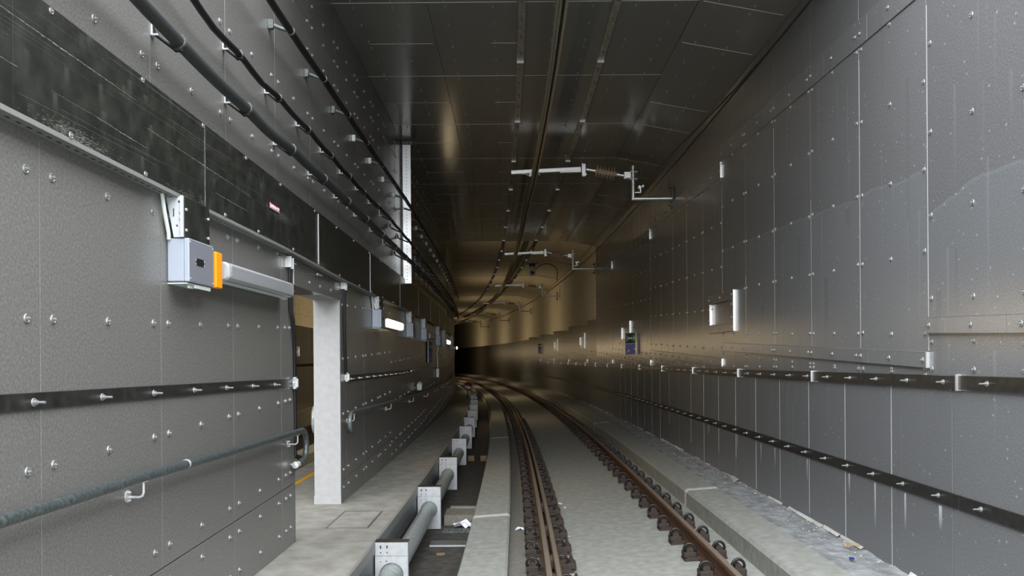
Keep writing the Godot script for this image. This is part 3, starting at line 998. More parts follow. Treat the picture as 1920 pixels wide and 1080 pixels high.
func track():
	var rr := thing("rail", "rusty right running rail in front of the long right kerb", "rail")
	var b := MB.new()
	sweep(b, canted(rail_outline(0.034), 1.50), T0, T1, 1.2)
	obj("rail_body", b, M.rust, rr)
	b = MB.new()
	sweep(b, canted(rect(-0.024, 0.024, 0.168, 0.171), 1.50), T0, T1, 1.2)
	obj("running_surface", b, M.rail_head, rr)
	var rl := thing("rail", "left running rail, left one of the close pair of rails", "rail")
	b = MB.new()
	sweep(b, canted(rail_outline(0.031), -0.06), T0, T1, 1.2)
	obj("rail_body", b, M.rust_grey, rl)
	b = MB.new()
	sweep(b, canted(rect(-0.023, 0.023, 0.168, 0.171), -0.06), T0, T1, 1.2)
	obj("running_surface", b, M.rail_head, rl)
	var rg := thing("guard_rail", "guard rail standing close against the inner side of the left running rail", "guard rail")
	b = MB.new()
	sweep(b, canted([Vector2(0.06, 0.05), Vector2(0.08, 0.05), Vector2(0.115, 0.14), Vector2(0.115, 0.178), Vector2(0.107, 0.186), Vector2(0.063, 0.186), Vector2(0.057, 0.178), Vector2(0.055, 0.12)], -0.06), T0, T1, 1.2)
	obj("rail_body", b, M.rust_grey, rg)
	b = MB.new()
	sweep(b, canted(rect(0.067, 0.103, 0.186, 0.188), -0.06), T0, T1, 1.2)
	obj("worn_top", b, M.rail_head, rg)
	for q in [7.35, 8.05, 9.5, 11.0]:                       # spacer blocks in the gap
		b = MB.new()
		sweep(b, canted(rect(0.03, 0.06, 0.05, 0.16), -0.06), q - 0.06, q + 0.06, 1.0)
		obj("spacer_block", b, M.rust_grey, rg)
	# fasteners: one of each kind, then copies
	var plate_l := MB.new()
	plate_l.box(Vector3(0.02, 0.0, 0), Vector3(0.46, 0.028, 0.19), 0.004)
	plate_l.box(Vector3(0.02, 0.016, 0), Vector3(0.42, 0.02, 0.165), 0.004)
	var plate_r := MB.new()
	plate_r.box(Vector3(0.0, 0.0, 0), Vector3(0.42, 0.028, 0.19), 0.004)
	plate_r.box(Vector3(0.0, 0.016, 0), Vector3(0.38, 0.02, 0.165), 0.004)
	var sh := [shoulder_mesh(-1.0), shoulder_mesh(1.0)]
	var cl := [clip_mesh(-1.0), clip_mesh(1.0)]
	var brk := MB.new()                                     # the guard rail's bracket and its bolts
	brk.box(Vector3(0.235, 0.05, 0.0), Vector3(0.09, 0.06, 0.16), 0.006)
	brk.box(Vector3(0.165, 0.10, 0.0), Vector3(0.10, 0.03, 0.06), 0.004)
	var bt := MB.new()
	bt.cyl(Vector3(0.24, 0.078, 0), Vector3(0.24, 0.092, 0), 0.03, 0.028, 10)
	bt.cyl(Vector3(0.24, 0.090, 0), Vector3(0.24, 0.118, 0), 0.022, 0.022, 6, true, true)
	bt.cyl(Vector3(0.24, 0.116, 0), Vector3(0.24, 0.142, 0), 0.013, 0.011, 8)
	var btm := bt.mesh(M.iron_brown)
	var place := func(t: float, o: float) -> Transform3D:
		var f := F(t, o, rail_y(o) - 0.002)
		return Transform3D(Basis((f.basis.x + f.basis.y * TILT).normalized(), (f.basis.y - f.basis.x * TILT).normalized(), f.basis.z), f.origin)
	for side in 2:
		var o: float = [-0.06, 1.50][side]
		var lab: String = ["brown bolted fastener with black clips under the left rails, %s", "brown fastener with black clips under the right rail, %s"][side]
		var grp: String = ["fasteners under the left rails", "fasteners under the right rail"][side]
		var first := thing("rail_fastener", lab, "rail fastener", grp)
		obj("base_plate", [plate_l, plate_r][side], M.iron_brown, first)
		for k in 2:
			obj("shoulder", sh[k], M.iron_brown, first)
			obj("spring_clip", cl[k], M.clip_black, first)
		if side == 0:
			obj("guard_bracket", brk, M.iron_brown, first)
			for z in [-0.045, 0.045]: put("bolt", btm, first, Transform3D(Basis.IDENTITY, Vector3(0, 0, z)))
		var t: float = [7.40, 7.51][side]
		first.transform = place.call(t, o)
		first.set_meta("label", lab % "nearest the mouth")
		var far: Mesh = null
		var k := 1
		while t < 62.0:
			t += 0.7155 if side == 0 else 0.722
			var l: String = lab % (ORD[k] + " from the mouth") if k < 16 else ["small far fastener under the left rails", "small far fastener under the right rail"][side]
			if t < 27.0:
				copy(first, "rail_fastener", l, place.call(t, o))
			else:
				if far == null:
					var j := MB.new()
					j.box(Vector3(0, 0.008, 0), Vector3(0.42, 0.04, 0.18))
					for s in [-1.0, 1.0]: j.box(Vector3(s * 0.15, 0.07, 0), Vector3(0.11, 0.09, 0.12), 0.02)
					far = j.mesh(M.iron_brown)
				var m := put("rail_fastener", far, self, place.call(t, o))
				tag(m, l, "rail fastener", grp)
			k += 1

const ORD := ["first", "second", "third", "fourth", "fifth", "sixth", "seventh", "eighth", "ninth", "tenth", "eleventh", "twelfth", "thirteenth", "fourteenth", "fifteenth", "sixteenth"]

# ---------------------------------------------------------------- trough and pipe
func trough():
	var fl := thing("floor", "dark concrete bottom of the pipe trough beside the walkway", "trough floor", "", Transform3D.IDENTITY, "structure")
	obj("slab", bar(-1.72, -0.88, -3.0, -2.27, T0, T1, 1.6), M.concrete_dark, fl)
	obj("cross_wall", bar(-1.35, -0.92, -2.28, -2.13, 11.25, 11.75, 1.0), M.concrete_grimy, fl)
	obj("ledge", bar(-1.35, -0.92, -2.28, -2.215, 12.35, 12.45, 1.0), M.concrete, fl)
	var pipe := thing("pipe", "thick grey steel pipe running through the white brackets in the trough", "pipe")
	var b := MB.new()
	var pts := []
	for i in 62: pts.append(P(-3.0 + 0.75 * i, -1.525, -2.0))
	b.tube(pts, 0.098, 20)
	obj("pipe_wall", b, M.galvanized, pipe)
	var proto := thing("pipe_bracket", "x", "pipe bracket", "white plates carrying the pipe in the trough")
	b = MB.new()
	b.box(Vector3(0, 0, 0), Vector3(0.305, 0.56, 0.010), 0.002)
	b.box(Vector3(0.151, 0, -0.03), Vector3(0.006, 0.55, 0.06))
	obj("plate", b, M.zinc_plate, proto)
	b = MB.new()
	b.box(Vector3(0, 0.283, -0.055), Vector3(0.31, 0.006, 0.12))
	obj("top_flange", b, M.cable_black, proto)
	b = MB.new()
	for i in 24:
		var a0 := TAU * i / 24.0
		var a1 := TAU * (i + 1) / 24.0
		var e0 := Vector3(cos(a0), sin(a0), 0)
		var e1 := Vector3(cos(a1), sin(a1), 0)
		var c := Vector3(0, -0.02, 0.005)
		b.quad(c + e0 * 0.100, c + e1 * 0.100, c + e1 * 0.112 , c + e0 * 0.112, Vector3.BACK)
		b.quad(c + e0 * 0.112, c + e1 * 0.112, c + e1 * 0.112 + Vector3(0, 0, -0.01), c + e0 * 0.112 + Vector3(0, 0, -0.01), e0)
	obj("collar", b, M.galvanized_dull, proto, Transform3D(Basis.IDENTITY, Vector3(0, 0, 0.003)))
	b = MB.new()
	b.box(Vector3(0, 0.155, 0.0052), Vector3(0.30, 0.0025, 0.002))
	obj("fold_line", b, M.galvanized_dull, proto)
	for s in [[-0.10, 0.235, 0.012, 0.03], [-0.04, 0.237, 0.012, 0.028], [-0.10, 0.185, 0.012, 0.01], [-0.04, 0.187, 0.01, 0.01], [-0.10, 0.10, 0.01, 0.008], [-0.045, 0.105, 0.012, 0.01]]:
		b = MB.new()
		b.box(Vector3(s[0], s[1], 0.0053), Vector3(s[2], s[3], 0.002))
		obj("slot", b, M.black, proto)
	b = MB.new()
	for p in [Vector2(-0.11, 0.262), Vector2(0.0, 0.266), Vector2(0.145, 0.20)]: b.cyl(Vector3(p.x, p.y, 0.005), Vector3(p.x, p.y, 0.012), 0.008, 0.006, 8)
	obj("rivet", b, M.zinc, proto)
	var names := ["white pipe bracket plate nearest in the trough, cut by the frame's lower edge", "second white pipe bracket plate, just before the dropped white paper", "third white pipe bracket plate along the trough, beyond the pale cross wall", "fourth white pipe bracket plate along the trough", "fifth white pipe bracket plate, beside the two small timber blocks", "sixth white pipe bracket plate along the trough", "seventh white pipe bracket plate along the trough", "eighth white pipe bracket plate, small and half hidden", "ninth white pipe bracket plate, small and half hidden", "tenth white pipe bracket plate, close to the red lamp", "last white pipe bracket plate, behind the red lamp's stalk"]
	var ts := [7.66, 10.97, 14.25, 17.55, 20.75, 23.8, 27.1, 30.4, 33.7, 37.0, 40.3]
	for i in ts.size():
		var at := F(ts[i], -1.525, -1.98)
		if i == 0:
			proto.transform = at
			proto.set_meta("label", names[0])
		else: copy(proto, "pipe_bracket", names[i], at)
	# grating, sheet, timber
	var g := thing("drain_grating", "small dark drain grating across the trough beside the second pipe bracket", "grating")
	b = MB.new()
	for i in 12: sweep(b, rect(-1.33 + 0.034 * i, -1.318 + 0.034 * i, -2.268, -2.24), 10.72, 10.94, 1.0)
	obj("bearing_bars", b, M.galvanized_dull, g)
	b = MB.new()
	for i in 4: sweep(b, rect(-1.335, -0.93, -2.262, -2.242), 10.72 + 0.07 * i, 10.73 + 0.07 * i, 1.0)
	obj("cross_bars", b, M.galvanized_dull, g)
	var s := thing("cover_sheet", "flat grey metal sheet laid across the trough before the grating", "metal sheet")
	b = MB.new()
	sweep(b, rect(-1.42, -0.92, -2.262, -2.252), 9.98, 10.24, 1.0)
	obj("sheet", b, M.galvanized_dull, s)
	obj("edge", bar(-1.42, -0.92, -2.268, -2.250, 9.965, 9.98, 1.0), M.zinc, s)
	for q in [[-1.30, "brown timber block in the trough, left of two"], [-1.02, "greenish timber block in the trough, against the left kerb"]]:
		b = MB.new()
		b.box(Vector3(0, 0.06, 0), Vector3(0.15, 0.12, 0.22), 0.008)
		tag(obj("timber_block", b, M.timber, self, F(18.35, q[0], -2.27)), q[1], "timber block", "timber blocks in the trough")
	b = MB.new()
	b.box(Vector3(0, 0.012, 0), Vector3(0.10, 0.024, 0.05), 0.003)
	tag(obj("timber_scrap", b, M.timber, self, F(9.55, -1.25, -2.27).rotated_local(Vector3.UP, 0.3)), "flat orange-brown timber scrap at the foot of the nearest pipe bracket's trough", "timber")
	# the red lamp on a bent stalk near the bend
	var l := thing("marker_lamp", "red and white domed lamp on a bent stalk where the brackets end", "marker lamp", "", F(36.0, -1.80, -1.70))
	b = MB.new()
	b.lathe(Vector3(0, 0.40, 0), Vector3(0.25, 1, 0).normalized(), [Vector2(0, 0.12), Vector2(0.10, 0.155), Vector2(0.12, 0.15)], 16)
	obj("lens", b, M.sign_white, l)
	b = MB.new()
	b.lathe(Vector3(0.03, 0.52, 0), Vector3(0.25, 1, 0).normalized(), [Vector2(0, 0.16), Vector2(0.06, 0.15), Vector2(0.13, 0.10), Vector2(0.16, 0.0)], 16)
	obj("hood", b, M.sign_red, l)
	b = MB.new()
	b.tube([Vector3(0.22, -0.40, 0), Vector3(0.10, -0.12, 0), Vector3(0.0, 0.05, 0), Vector3(0.0, 0.40, 0)], 0.03, 8)
	obj("stalk", b, M.cable_black, l)
	b = MB.new()
	b.tube([Vector3(-0.02, 0.15, 0.03), Vector3(-0.20, 0.40, 0.03), Vector3(-0.36, 0.50, 0.03)], 0.025, 8)
	b.box(Vector3(-0.38, 0.53, 0.03), Vector3(0.12, 0.06, 0.08), 0.01)
	obj("arm", b, M.sign_white, l)

func gutter():
	var g := thing("ground", "rough rubble-filled strip between the right kerb and the right wall", "rubble strip", "", Transform3D.IDENTITY, "structure")
	var f := FastNoiseLite.new()
	f.seed = 4
	f.frequency = 1.6
	f.fractal_octaves = 4
	var b := MB.new()
	var pt := func(i: int, j: int) -> Vector3:
		var t := 3.0 + 0.06 * i if i < 400 else 27.0 + 1.0 * (i - 400)
		var o := 2.30 + 0.047 * j
		return P(t, o, -1.752 + 0.022 * f.get_noise_2d(t * 2.0, o * 4.0) + (0.014 if j == 10 else 0.0))
	for i in 470:
		for j in 10:
			var p0: Vector3 = pt.call(i, j)
			var p1: Vector3 = pt.call(i, j + 1)
			var p2: Vector3 = pt.call(i + 1, j + 1)
			var p3: Vector3 = pt.call(i + 1, j)
			b.quad(p0, p1, p2, p3, Vector3.UP)
	obj("rubble_bed", b, M.rubble, g)
	obj("bed", bar(2.31, 2.79, -3.0, -1.80, T0, T1, 2.0), M.concrete_dark, g)
	b = MB.new()
	var t := 3.2
	while t < 40.0:                                         # broken mortar along the foot of the wall
		var e := t + rng.randf_range(0.15, 0.6)
		var w := rng.randf_range(0.015, 0.05)
		b.tint = grey(rng.randf_range(0.6, 1.0))
		if rng.randf() < 0.72: b.quad(P(t, OR - w, -1.742), P(e, OR - w * rng.randf_range(0.3, 1.0), -1.742), P(e, OR, rng.randf_range(-1.735, -1.705)), P(t, OR, -1.72), Vector3.UP)
		t = e
	obj("mortar_fillet", b, M.mortar, g)
	b = MB.new()
	for i in 420:                                           # grit and chips
		var q := 4.5 + 24.0 * pow(rng.randf(), 1.6)
		var o := 2.34 + 0.40 * sqrt(rng.randf())
		var s := rng.randf_range(0.003, 0.011)
		b.tint = grey(rng.randf_range(0.5, 1.0))
		b.box(P(q, o, -1.742 + s * 0.3), Vector3(s * 1.6, s, s), s * 0.3)
	tag(stuff(obj("debris", b, M.mortar)), "pale chips and grit strewn over the rubble strip by the right wall", "debris", "", "stuff")

# ---------------------------------------------------------------- left wall's fittings
func tag_strip(t: float) -> float:
	return lerps([Vector2(-6, -0.10), Vector2(3.3, -0.132), Vector2(5.7, -0.152), Vector2(7.65, -0.178), Vector2(9.5, -0.192), Vector2(16, -0.212), Vector2(28, -0.20)], t)

func left_fittings():
	# dark strip with studs, before and after the doorway
	var names := ["dark metal strip with stud bolts along the near left wall", "dark metal strip with stud bolts on the left wall past the doorway"]
	var parts := [[-3.0, 7.62, 3.55], [10.0, 16.4, 10.3]]
	var st := studbolt().mesh(M.bolt_metal)
	var sb2 := MB.new()
	sb2.add(studbolt(), Transform3D(Basis.from_scale(Vector3(0.9, 0.9, 0.9)), Vector3.ZERO))
	var st2 := sb2.mesh(M.zinc)
	for i in 2:
		var s := thing("mounting_strip", names[i], "metal strip")
		var b := MB.new()
		var a: float = parts[i][0]
		var h := 0.074 if i == 0 else 0.083
		while a < parts[i][1] - 0.1:
			var e := minf(a + 1.53, parts[i][1])
			plate(b, a, e, OL + 0.012, 1.0, tag_strip(a) - h, tag_strip(e) - h, tag_strip(a), tag_strip(e), 0.012, 0.002)
			a = e
		obj("strip_plate", b, M.strip_dark, s)
		a = parts[i][2]
		while a < parts[i][1]:
			if a > 3.2: put("stud_bolt", st if i == 0 else st2, s, facing(a, OL + 0.012, tag_strip(a) - h * 0.58, 1.0))
			a += 0.585 if i == 0 else 0.56
		b = MB.new()
		var at := facing([7.64, 9.99][i], OL, tag_strip(8.0) - 0.035, 1.0)
		b.box(Vector3(0.03, 0, 0), Vector3(0.06, 0.08, 0.02), 0.003)
		b.box(Vector3(0.03, 0.045, 0), Vector3(0.03, 0.02, 0.05), 0.003)
		b.box(Vector3(0.03, -0.045, 0), Vector3(0.03, 0.02, 0.05), 0.003)
		b.cyl(Vector3(0.03, 0, -0.05), Vector3(0.03, 0, 0.05), 0.008, 0.008, 8)
		obj("end_clamp", b, M.zinc, s, at)
	var wr := thing("earth_cable", "thin bright cable along the left wall past the doorway's strip", "cable")
	var b := MB.new()
	var pts := []
	for i in 16: pts.append(P(16.2 + 1.3 * i, OL + 0.06, -0.235 + 0.012 * sin(i * 1.9) + 0.03 * i / 16.0))
	b.tube(pts, 0.013, 8)
	obj("cable", b, M.zinc, wr)
	# handrails
	var h := thing("handrail", "thick galvanized handrail along the near left wall, hooped at the doorway", "handrail")
	b = MB.new()
	pts = [P(-3.0, OL + 0.085, -0.62), P(3.2, OL + 0.085, -0.625), P(4.5, OL + 0.085, -0.625), P(6.2, OL + 0.085, -0.645), P(7.5, OL + 0.085, -0.66)]
	for i in 9:
		var a := PI * i / 8.0 * 0.93
		pts.append(P(7.68 + 0.13 * sin(a), OL + 0.085, -0.80 + 0.14 * cos(a)))
	pts.append(P(7.66, OL + 0.075, -0.945))
	b.tube(pts, 0.0275, 14)
	obj("rail_tube", b, M.pipe_dark, h)
	b = MB.new()
	b.cyl(P(4.985, OL + 0.085, -0.628), P(5.0, OL + 0.085, -0.628), 0.0295, 0.0295, 14)
	obj("joint_ring", b, M.zinc, h)
	for q in [[4.42, -0.625], [7.50, -0.66], [1.3, -0.62]]:
		rail_bracket(h, q[0], q[1], OL)
	b = MB.new()
	var at := facing(7.6, OL, -0.965, 1.0)
	b.cyl(Vector3(0.0, 0, 0), Vector3(0.03, 0, 0), 0.012, 0.012, 8)
	b.lathe(Vector3(0.05, 0, -0.10), Vector3(0.0, 0, -1), [Vector2(-0.16, 0.0), Vector2(-0.155, 0.03), Vector2(-0.13, 0.036), Vector2(-0.11, 0.03), Vector2(-0.09, 0.016), Vector2(-0.04, 0.016), Vector2(-0.03, 0.026), Vector2(-0.01, 0.026), Vector2(0.0, 0.0)], 14)
	obj("end_coupling", b, M.zinc, h, at)
	b = MB.new()
	b.tube([at * Vector3(0.05, 0, -0.10), at * Vector3(0.05, 0.005, -0.16), at * Vector3(0.03, 0.03, -0.24), at * Vector3(-0.04, 0.04, -0.30)], 0.024, 10)
	obj("hose", b, M.cable_black, h)
	var h2 := thing("handrail", "handrail along the left wall past the doorway, starting in a hoop", "handrail")
	b = MB.new()
	pts = [P(10.05, OL + 0.03, -0.86)]
	for i in 8:
		var a := PI * (1.0 - i / 7.0)
		pts.append(P(10.0 - 0.14 * sin(a), OL + 0.085, -0.755 + 0.115 * cos(a)))
	for i in 24: pts.append(P(10.4 + 1.1 * i, OL + 0.085, lerps([Vector2(10, -0.645), Vector2(14, -0.70), Vector2(19, -0.77), Vector2(36, -0.75)], 10.4 + 1.1 * i)))
	b.tube(pts, 0.0265, 12)
	obj("rail_tube", b, M.galvanized_dull, h2)
	for i in 9: rail_bracket(h2, 10.1 + 3.1 * i if i else 10.12, lerps([Vector2(10, -0.645), Vector2(14, -0.70), Vector2(19, -0.77), Vector2(36, -0.75)], 10.1 + 3.1 * i), OL)
	# duct cover along the wall
	var d := thing("duct_cover", "dark scuffed sheet-metal duct cover running along the left wall above head height", "duct cover")
	var seams := [-3.8, -0.75, 2.32, 5.39, 8.46, 11.48, 14.59, 17.65, 20.7, 23.8, 27.0, 31.0, 36.0]
	var od := OL + 0.06
	for i in seams.size() - 1:
		b = MB.new()
		for k in 3:
			var a := lerpf(seams[i], seams[i + 1], k / 3.0) + (0.003 if k == 0 else 0.0)
			var e := lerpf(seams[i], seams[i + 1], (k + 1) / 3.0)
			plate(b, a, e, od - 0.003 * (i % 2), 1.0, duct_bottom(a), duct_bottom(e), duct_top(a), duct_top(e), 0.056, 0.003 if k == 5 else 0.001)
		obj("cover_plate", b, M.duct, d, Transform3D.IDENTITY, Vector4(2.0, 12.0, 3.4, 0.9))
		if i > 2:
			b = MB.new()
			var y0 := duct_bottom(seams[i]) + 0.01
			var y1 := duct_top(seams[i]) - 0.02
			sweep(b, rect(od - 0.01, od + 0.004, y0, y1), seams[i] - 0.006, seams[i] + 0.002, 1.0)
			obj("seam_strip", b, M.galvanized_dull if i in [3, 6, 7] else (M.zinc if i < 6 else M.strip_dark), d)
	b = MB.new()
	var x := 3.0
	while x < 24.0:
		var e := x + 0.6
		b.slab([P(x, OL + 0.002, duct_bottom(x) - 0.004), P(e, OL + 0.002, duct_bottom(e) - 0.004), P(e, od + 0.012, duct_bottom(e) - 0.004), P(x, od + 0.012, duct_bottom(x) - 0.004)], Vector3.DOWN, 0.004, 0.0)
		plate(b, x, e, od + 0.012, 1.0, duct_bottom(x) - 0.004, duct_bottom(e) - 0.004, duct_bottom(x) + 0.022, duct_bottom(e) + 0.022, 0.006, 0.0)
		x = e
	obj("slotted_flange", b, M.flange, d)
	b = MB.new()
	x = 3.1
	while x < 8.0:
		b.slab([P(x, OL + 0.03, duct_bottom(x) - 0.0045), P(x + 0.035, OL + 0.03, duct_bottom(x + 0.035) - 0.0045), P(x + 0.035, OL + 0.042, duct_bottom(x + 0.035) - 0.0045), P(x, OL + 0.042, duct_bottom(x) - 0.0045)], Vector3.DOWN, 0.001, 0.0)
		x += 0.075
	stuff(obj("slot", b, M.black, d))
	var small := MB.new()
	small.add(wallbolt(), Transform3D(Basis.from_scale(Vector3.ONE * 0.75), Vector3.ZERO))
	var wb := small.mesh(M.bolt_metal)
	for q in [3.62, 4.5, 5.36, 6.2, 7.1, 8.3, 9.3, 10.3, 11.4, 12.4, 13.4, 14.5]:
		put("bolt", wb, d, facing(q, od, duct_top(q) - 0.02, 1.0))
	for q in [3.75, 4.5, 5.72, 6.45, 7.45, 8.4, 9.4, 10.6, 11.5, 12.5, 13.6]:
		put("bolt", wb, d, facing(q, od + 0.012, duct_bottom(q) + 0.035, 1.0))
	# warning plate on the duct
	var s := thing("warning_sign", "small red warning plate with white lettering on the duct cover", "sign", "", facing(6.915, od, 1.276, 1.0))
	b = MB.new()
	b.box(Vector3(0.004, 0, 0), Vector3(0.006, 0.045, 0.27), 0.001)
	var pl := obj("plate", b, M.sign_red, s)
	b = MB.new()
	b.box(Vector3(0.0075, 0, 0.127), Vector3(0.001, 0.042, 0.014))
	b.box(Vector3(0.0075, -0.0195, 0.0), Vector3(0.001, 0.003, 0.26))
	obj("border", b, M.sign_white, s)
	lettering(pl, "DANGER 415V", 0.026, Vector3(0.0078, 0.001, -0.006))
	# three cables on the upper wall
	var cs := [
		[0.040, M.conduit, OL + 0.155, [Vector2(-2, 1.95), Vector2(4.2, 1.89), Vector2(4.75, 1.845), Vector2(5.3, 1.83), Vector2(5.97, 1.815), Vector2(6.5, 1.80), Vector2(7.12, 1.82), Vector2(8.3, 1.82), Vector2(11, 1.81), Vector2(14.2, 1.75), Vector2(20, 1.77), Vector2(28, 1.83), Vector2(38, 1.85)], "thick dark conduit, lowest of the three cables on the upper left wall"],
		[0.023, M.cable_black, OL + 0.12, [Vector2(-2, 2.33), Vector2(4.93, 2.25), Vector2(5.4, 2.20), Vector2(5.9, 2.195), Vector2(6.4, 2.175), Vector2(6.83, 2.19), Vector2(8, 2.19), Vector2(9.5, 2.17), Vector2(12.4, 2.18), Vector2(14.6, 2.10), Vector2(20, 2.03), Vector2(28, 2.05), Vector2(38, 2.05)], "thin black cable, middle of the three cables on the upper left wall"],
		[0.030, M.cable_black, OL + 0.19, [Vector2(-2, 2.89), Vector2(6.25, 2.82), Vector2(6.99, 2.785), Vector2(8.24, 2.78), Vector2(9, 2.775), Vector2(10.7, 2.765), Vector2(13.2, 2.75), Vector2(14.6, 2.74), Vector2(20, 2.73), Vector2(38, 2.74)], "black cable on long stand-off brackets, topmost of the three cables"],
	]
	var bs := [[4.75, 1.18, "dark bracket clamping the lowest conduit to the wall, %s", "small far bracket of the lowest conduit"], [5.90, 0.97, "dark bracket clamping the middle cable to the wall, %s", "small far bracket of the middle cable"], [6.99, 1.19, "pale stand-off bracket holding the topmost cable, %s", "small far stand-off bracket of the topmost cable"]]
	for i in 3:
		var c := thing("cable", cs[i][4], "cable")
		b = MB.new()
		pts = []
		var q := -1.0
		while q < 38.0:
			var ph: float = fposmod(q - bs[i][0], bs[i][1]) / bs[i][1]
			pts.append(P(q, lerpf(cs[i][2], OL + 0.225, clampf((q - 11.0) / 4.0, 0.0, 1.0)), lerps(cs[i][3], q) - [0.012, 0.02, 0.012][i] * 4.0 * ph * (1.0 - ph)))
			q += 0.2
		b.tube(pts, cs[i][0], 10)
		obj("sheath", b, cs[i][1], c)
		q = bs[i][0]
		var k := 0
		while q < 36.0:
			var yc := lerps(cs[i][3], q)
			var yw: float = yc + [0.09, 0.085, 0.07][i]
			var o: float = lerpf(cs[i][2] - OL, 0.225, clampf((q - 11.0) / 4.0, 0.0, 1.0))
			var g := thing("cable_bracket", (bs[i][2] % (ORD[k] + " from the mouth")) if k < 12 else bs[i][3], "cable bracket", ["brackets of the lowest conduit", "brackets of the middle cable", "brackets of the topmost cable"][i], facing(q, OL, yw, 1.0))
			var near := q < 17.0
			b = MB.new()
			if i < 2:
				b.box(Vector3(0.006, -0.01, 0), Vector3(0.012, 0.10, 0.045), 0.003)
				b.box(Vector3(0.022, -0.055, 0), Vector3(0.044, 0.012, 0.04), 0.002)
			else:
				b.box(Vector3(0.022, -0.01, 0), Vector3(0.042, 0.08, 0.045), 0.004)
			obj("wall_plate", b, M.zinc_plate if i < 2 else (M.galvanized_dull if k < 3 else M.lamp_body), g)
			b = MB.new()
			var r: float = cs[i][0]
			var drop: float = yc - yw
			if i < 2:
				b.cyl(Vector3(0.02, -0.045, 0), Vector3(o - 0.01, drop - r - 0.012, 0), 0.014, 0.013, 6)
				b.cyl(Vector3(0.015, 0.02, 0), Vector3(0.03, -0.05, 0), 0.012, 0.014, 6)
				b.box(Vector3(o, drop - r - 0.012, 0), Vector3(0.05, 0.014, 0.035), 0.002)
			else:
				b.cyl(Vector3(0.05, -0.02, 0), Vector3(o - 0.03, drop + 0.005, 0), 0.02, 0.014, 8)
			obj("arm", b, M.black if i < 2 else M.galvanized_dull, g)
			if near:
				b = MB.new()
				b.cyl(Vector3(o, drop, -0.009), Vector3(o, drop, 0.009), r + 0.005, r + 0.005, 14, true)
				obj("strap", b, M.galvanized_dull, g)
			q += bs[i][1]
			k += 1
	# bright channel at the movement joint
	var fin := thing("joint_channel", "bright vertical metal channel from duct cover to ceiling on the left wall", "metal channel")
	obj("channel", bar(OL, -2.258, 1.40, 3.97, 15.33, 15.36, 1.0), M.bright_steel, fin)
	obj("lip", bar(OL - 0.002, OL + 0.03, 1.42, 3.96, 15.27, 15.33, 1.0), M.strip_dark, fin)
	obj("cap", bar(OL + 0.02, -2.22, 3.965, 4.03, 15.30, 15.37, 1.0), M.galvanized_dull, fin)
	b = MB.new()
	for i in 40:
		var f := F(15.329, -2.335, 1.47 + 0.063 * i)
		b.cyl(f.origin, f.origin + f.basis.z * 0.002, 0.008, 0.008, 8)
	obj("hole", b, M.black, fin)

func rail_bracket(parent: Node3D, t: float, y: float, o: float):
	var b := MB.new()
	var at := facing(t, o, y - 0.105, 1.0)
	b.lathe(Vector3.ZERO, Vector3.RIGHT, [Vector2(0, 0.0), Vector2(0, 0.034), Vector2(0.006, 0.034), Vector2(0.009, 0.0)], 14)
	b.tube([Vector3(0.005, -0.004, 0), Vector3(0.065, -0.004, 0), Vector3(0.081, 0.004, 0), Vector3(0.087, 0.022, 0), Vector3(0.087, 0.082, 0)], 0.0075, 8)
	for s in [-1.0, 1.0]: b.cyl(Vector3(0.006, 0.022 * s, 0), Vector3(0.02, 0.022 * s, 0), 0.006, 0.005, 6)
	b.box(Vector3(0.087, 0.08, 0), Vector3(0.03, 0.005, 0.05), 0.001)
	put("bracket", b.mesh(M.zinc), parent, at)

func lettering(parent: Node3D, text: String, height: float, at: Vector3, m: Material = null):   # faces +x of its parent
	var tm := TextMesh.new()
	tm.text = text
	var sf := SystemFont.new()
	sf.font_names = PackedStringArray(["Droid Sans"])
	sf.font_weight = 700
	tm.font = sf
	tm.font_size = 32
	tm.pixel_size = height / 23.0
	tm.depth = 0.0015
	tm.material = m if m else M.sign_white
	put("lettering", tm, parent, Transform3D(Basis(Vector3.FORWARD, Vector3.UP, Vector3.RIGHT), at))

# ---------------------------------------------------------------- lamps and boxes on the left wall
func light_panel(called: String, at: Transform3D, size: Vector2, energy: float):
	var l := AreaLight3D.new()
	l.name = numbered(called, self)
	l.area_size = size
	l.light_color = Color(1.0, 0.88, 0.69)
	l.light_energy = energy
	l.set("area_range", 40.0)
	l.shadow_enabled = true
	add_child(l, true)
	l.transform = at

func rounded(w: float, h: float, r: float, k := 4) -> Array:
	var out := []
	for c in [[1, 1, 0], [-1, 1, 90], [-1, -1, 180], [1, -1, 270]]:
		for i in k + 1:
			var a := deg_to_rad(c[2] + 90.0 * i / k)
			out.append(Vector2(c[0] * (w / 2.0 - r) + r * cos(a), c[1] * (h / 2.0 - r) + r * sin(a)))
	return out

func extrude(b: MB, prof: Array, z0: float, z1: float, inset := 0.0, off := Vector3.ZERO):   # outline in x,y; along z; inset rounds both ends
	var rows := []
	var zs := [[z0, 1.0], [z0 + inset, 0.0], [z1 - inset, 0.0], [z1, 1.0]] if inset > 0.0 else [[z0, 0.0], [z1, 0.0]]
	for z in zs:
		var r := []
		for p in prof:
			var q: Vector2 = p - p.normalized() * inset * z[1] * 0.6
			r.append(off + Vector3(q.x, q.y, z[0]))
		rows.append(r)
	var n := prof.size()
	for k in rows.size() - 1:
		for i in n:
			var j := (i + 1) % n
			var c: Vector2 = prof[i] + prof[j]
			b.quad(rows[k][i], rows[k][j], rows[k + 1][j], rows[k + 1][i], Vector3(c.x, c.y, 0))
	for i in n:
		var j := (i + 1) % n
		b.tri(off + Vector3(0, 0, z0), rows[0][i], rows[0][j], Vector3.FORWARD, Vector3.FORWARD, Vector3.FORWARD)
		b.tri(off + Vector3(0, 0, z1), rows[-1][i], rows[-1][j], Vector3.BACK, Vector3.BACK, Vector3.BACK)

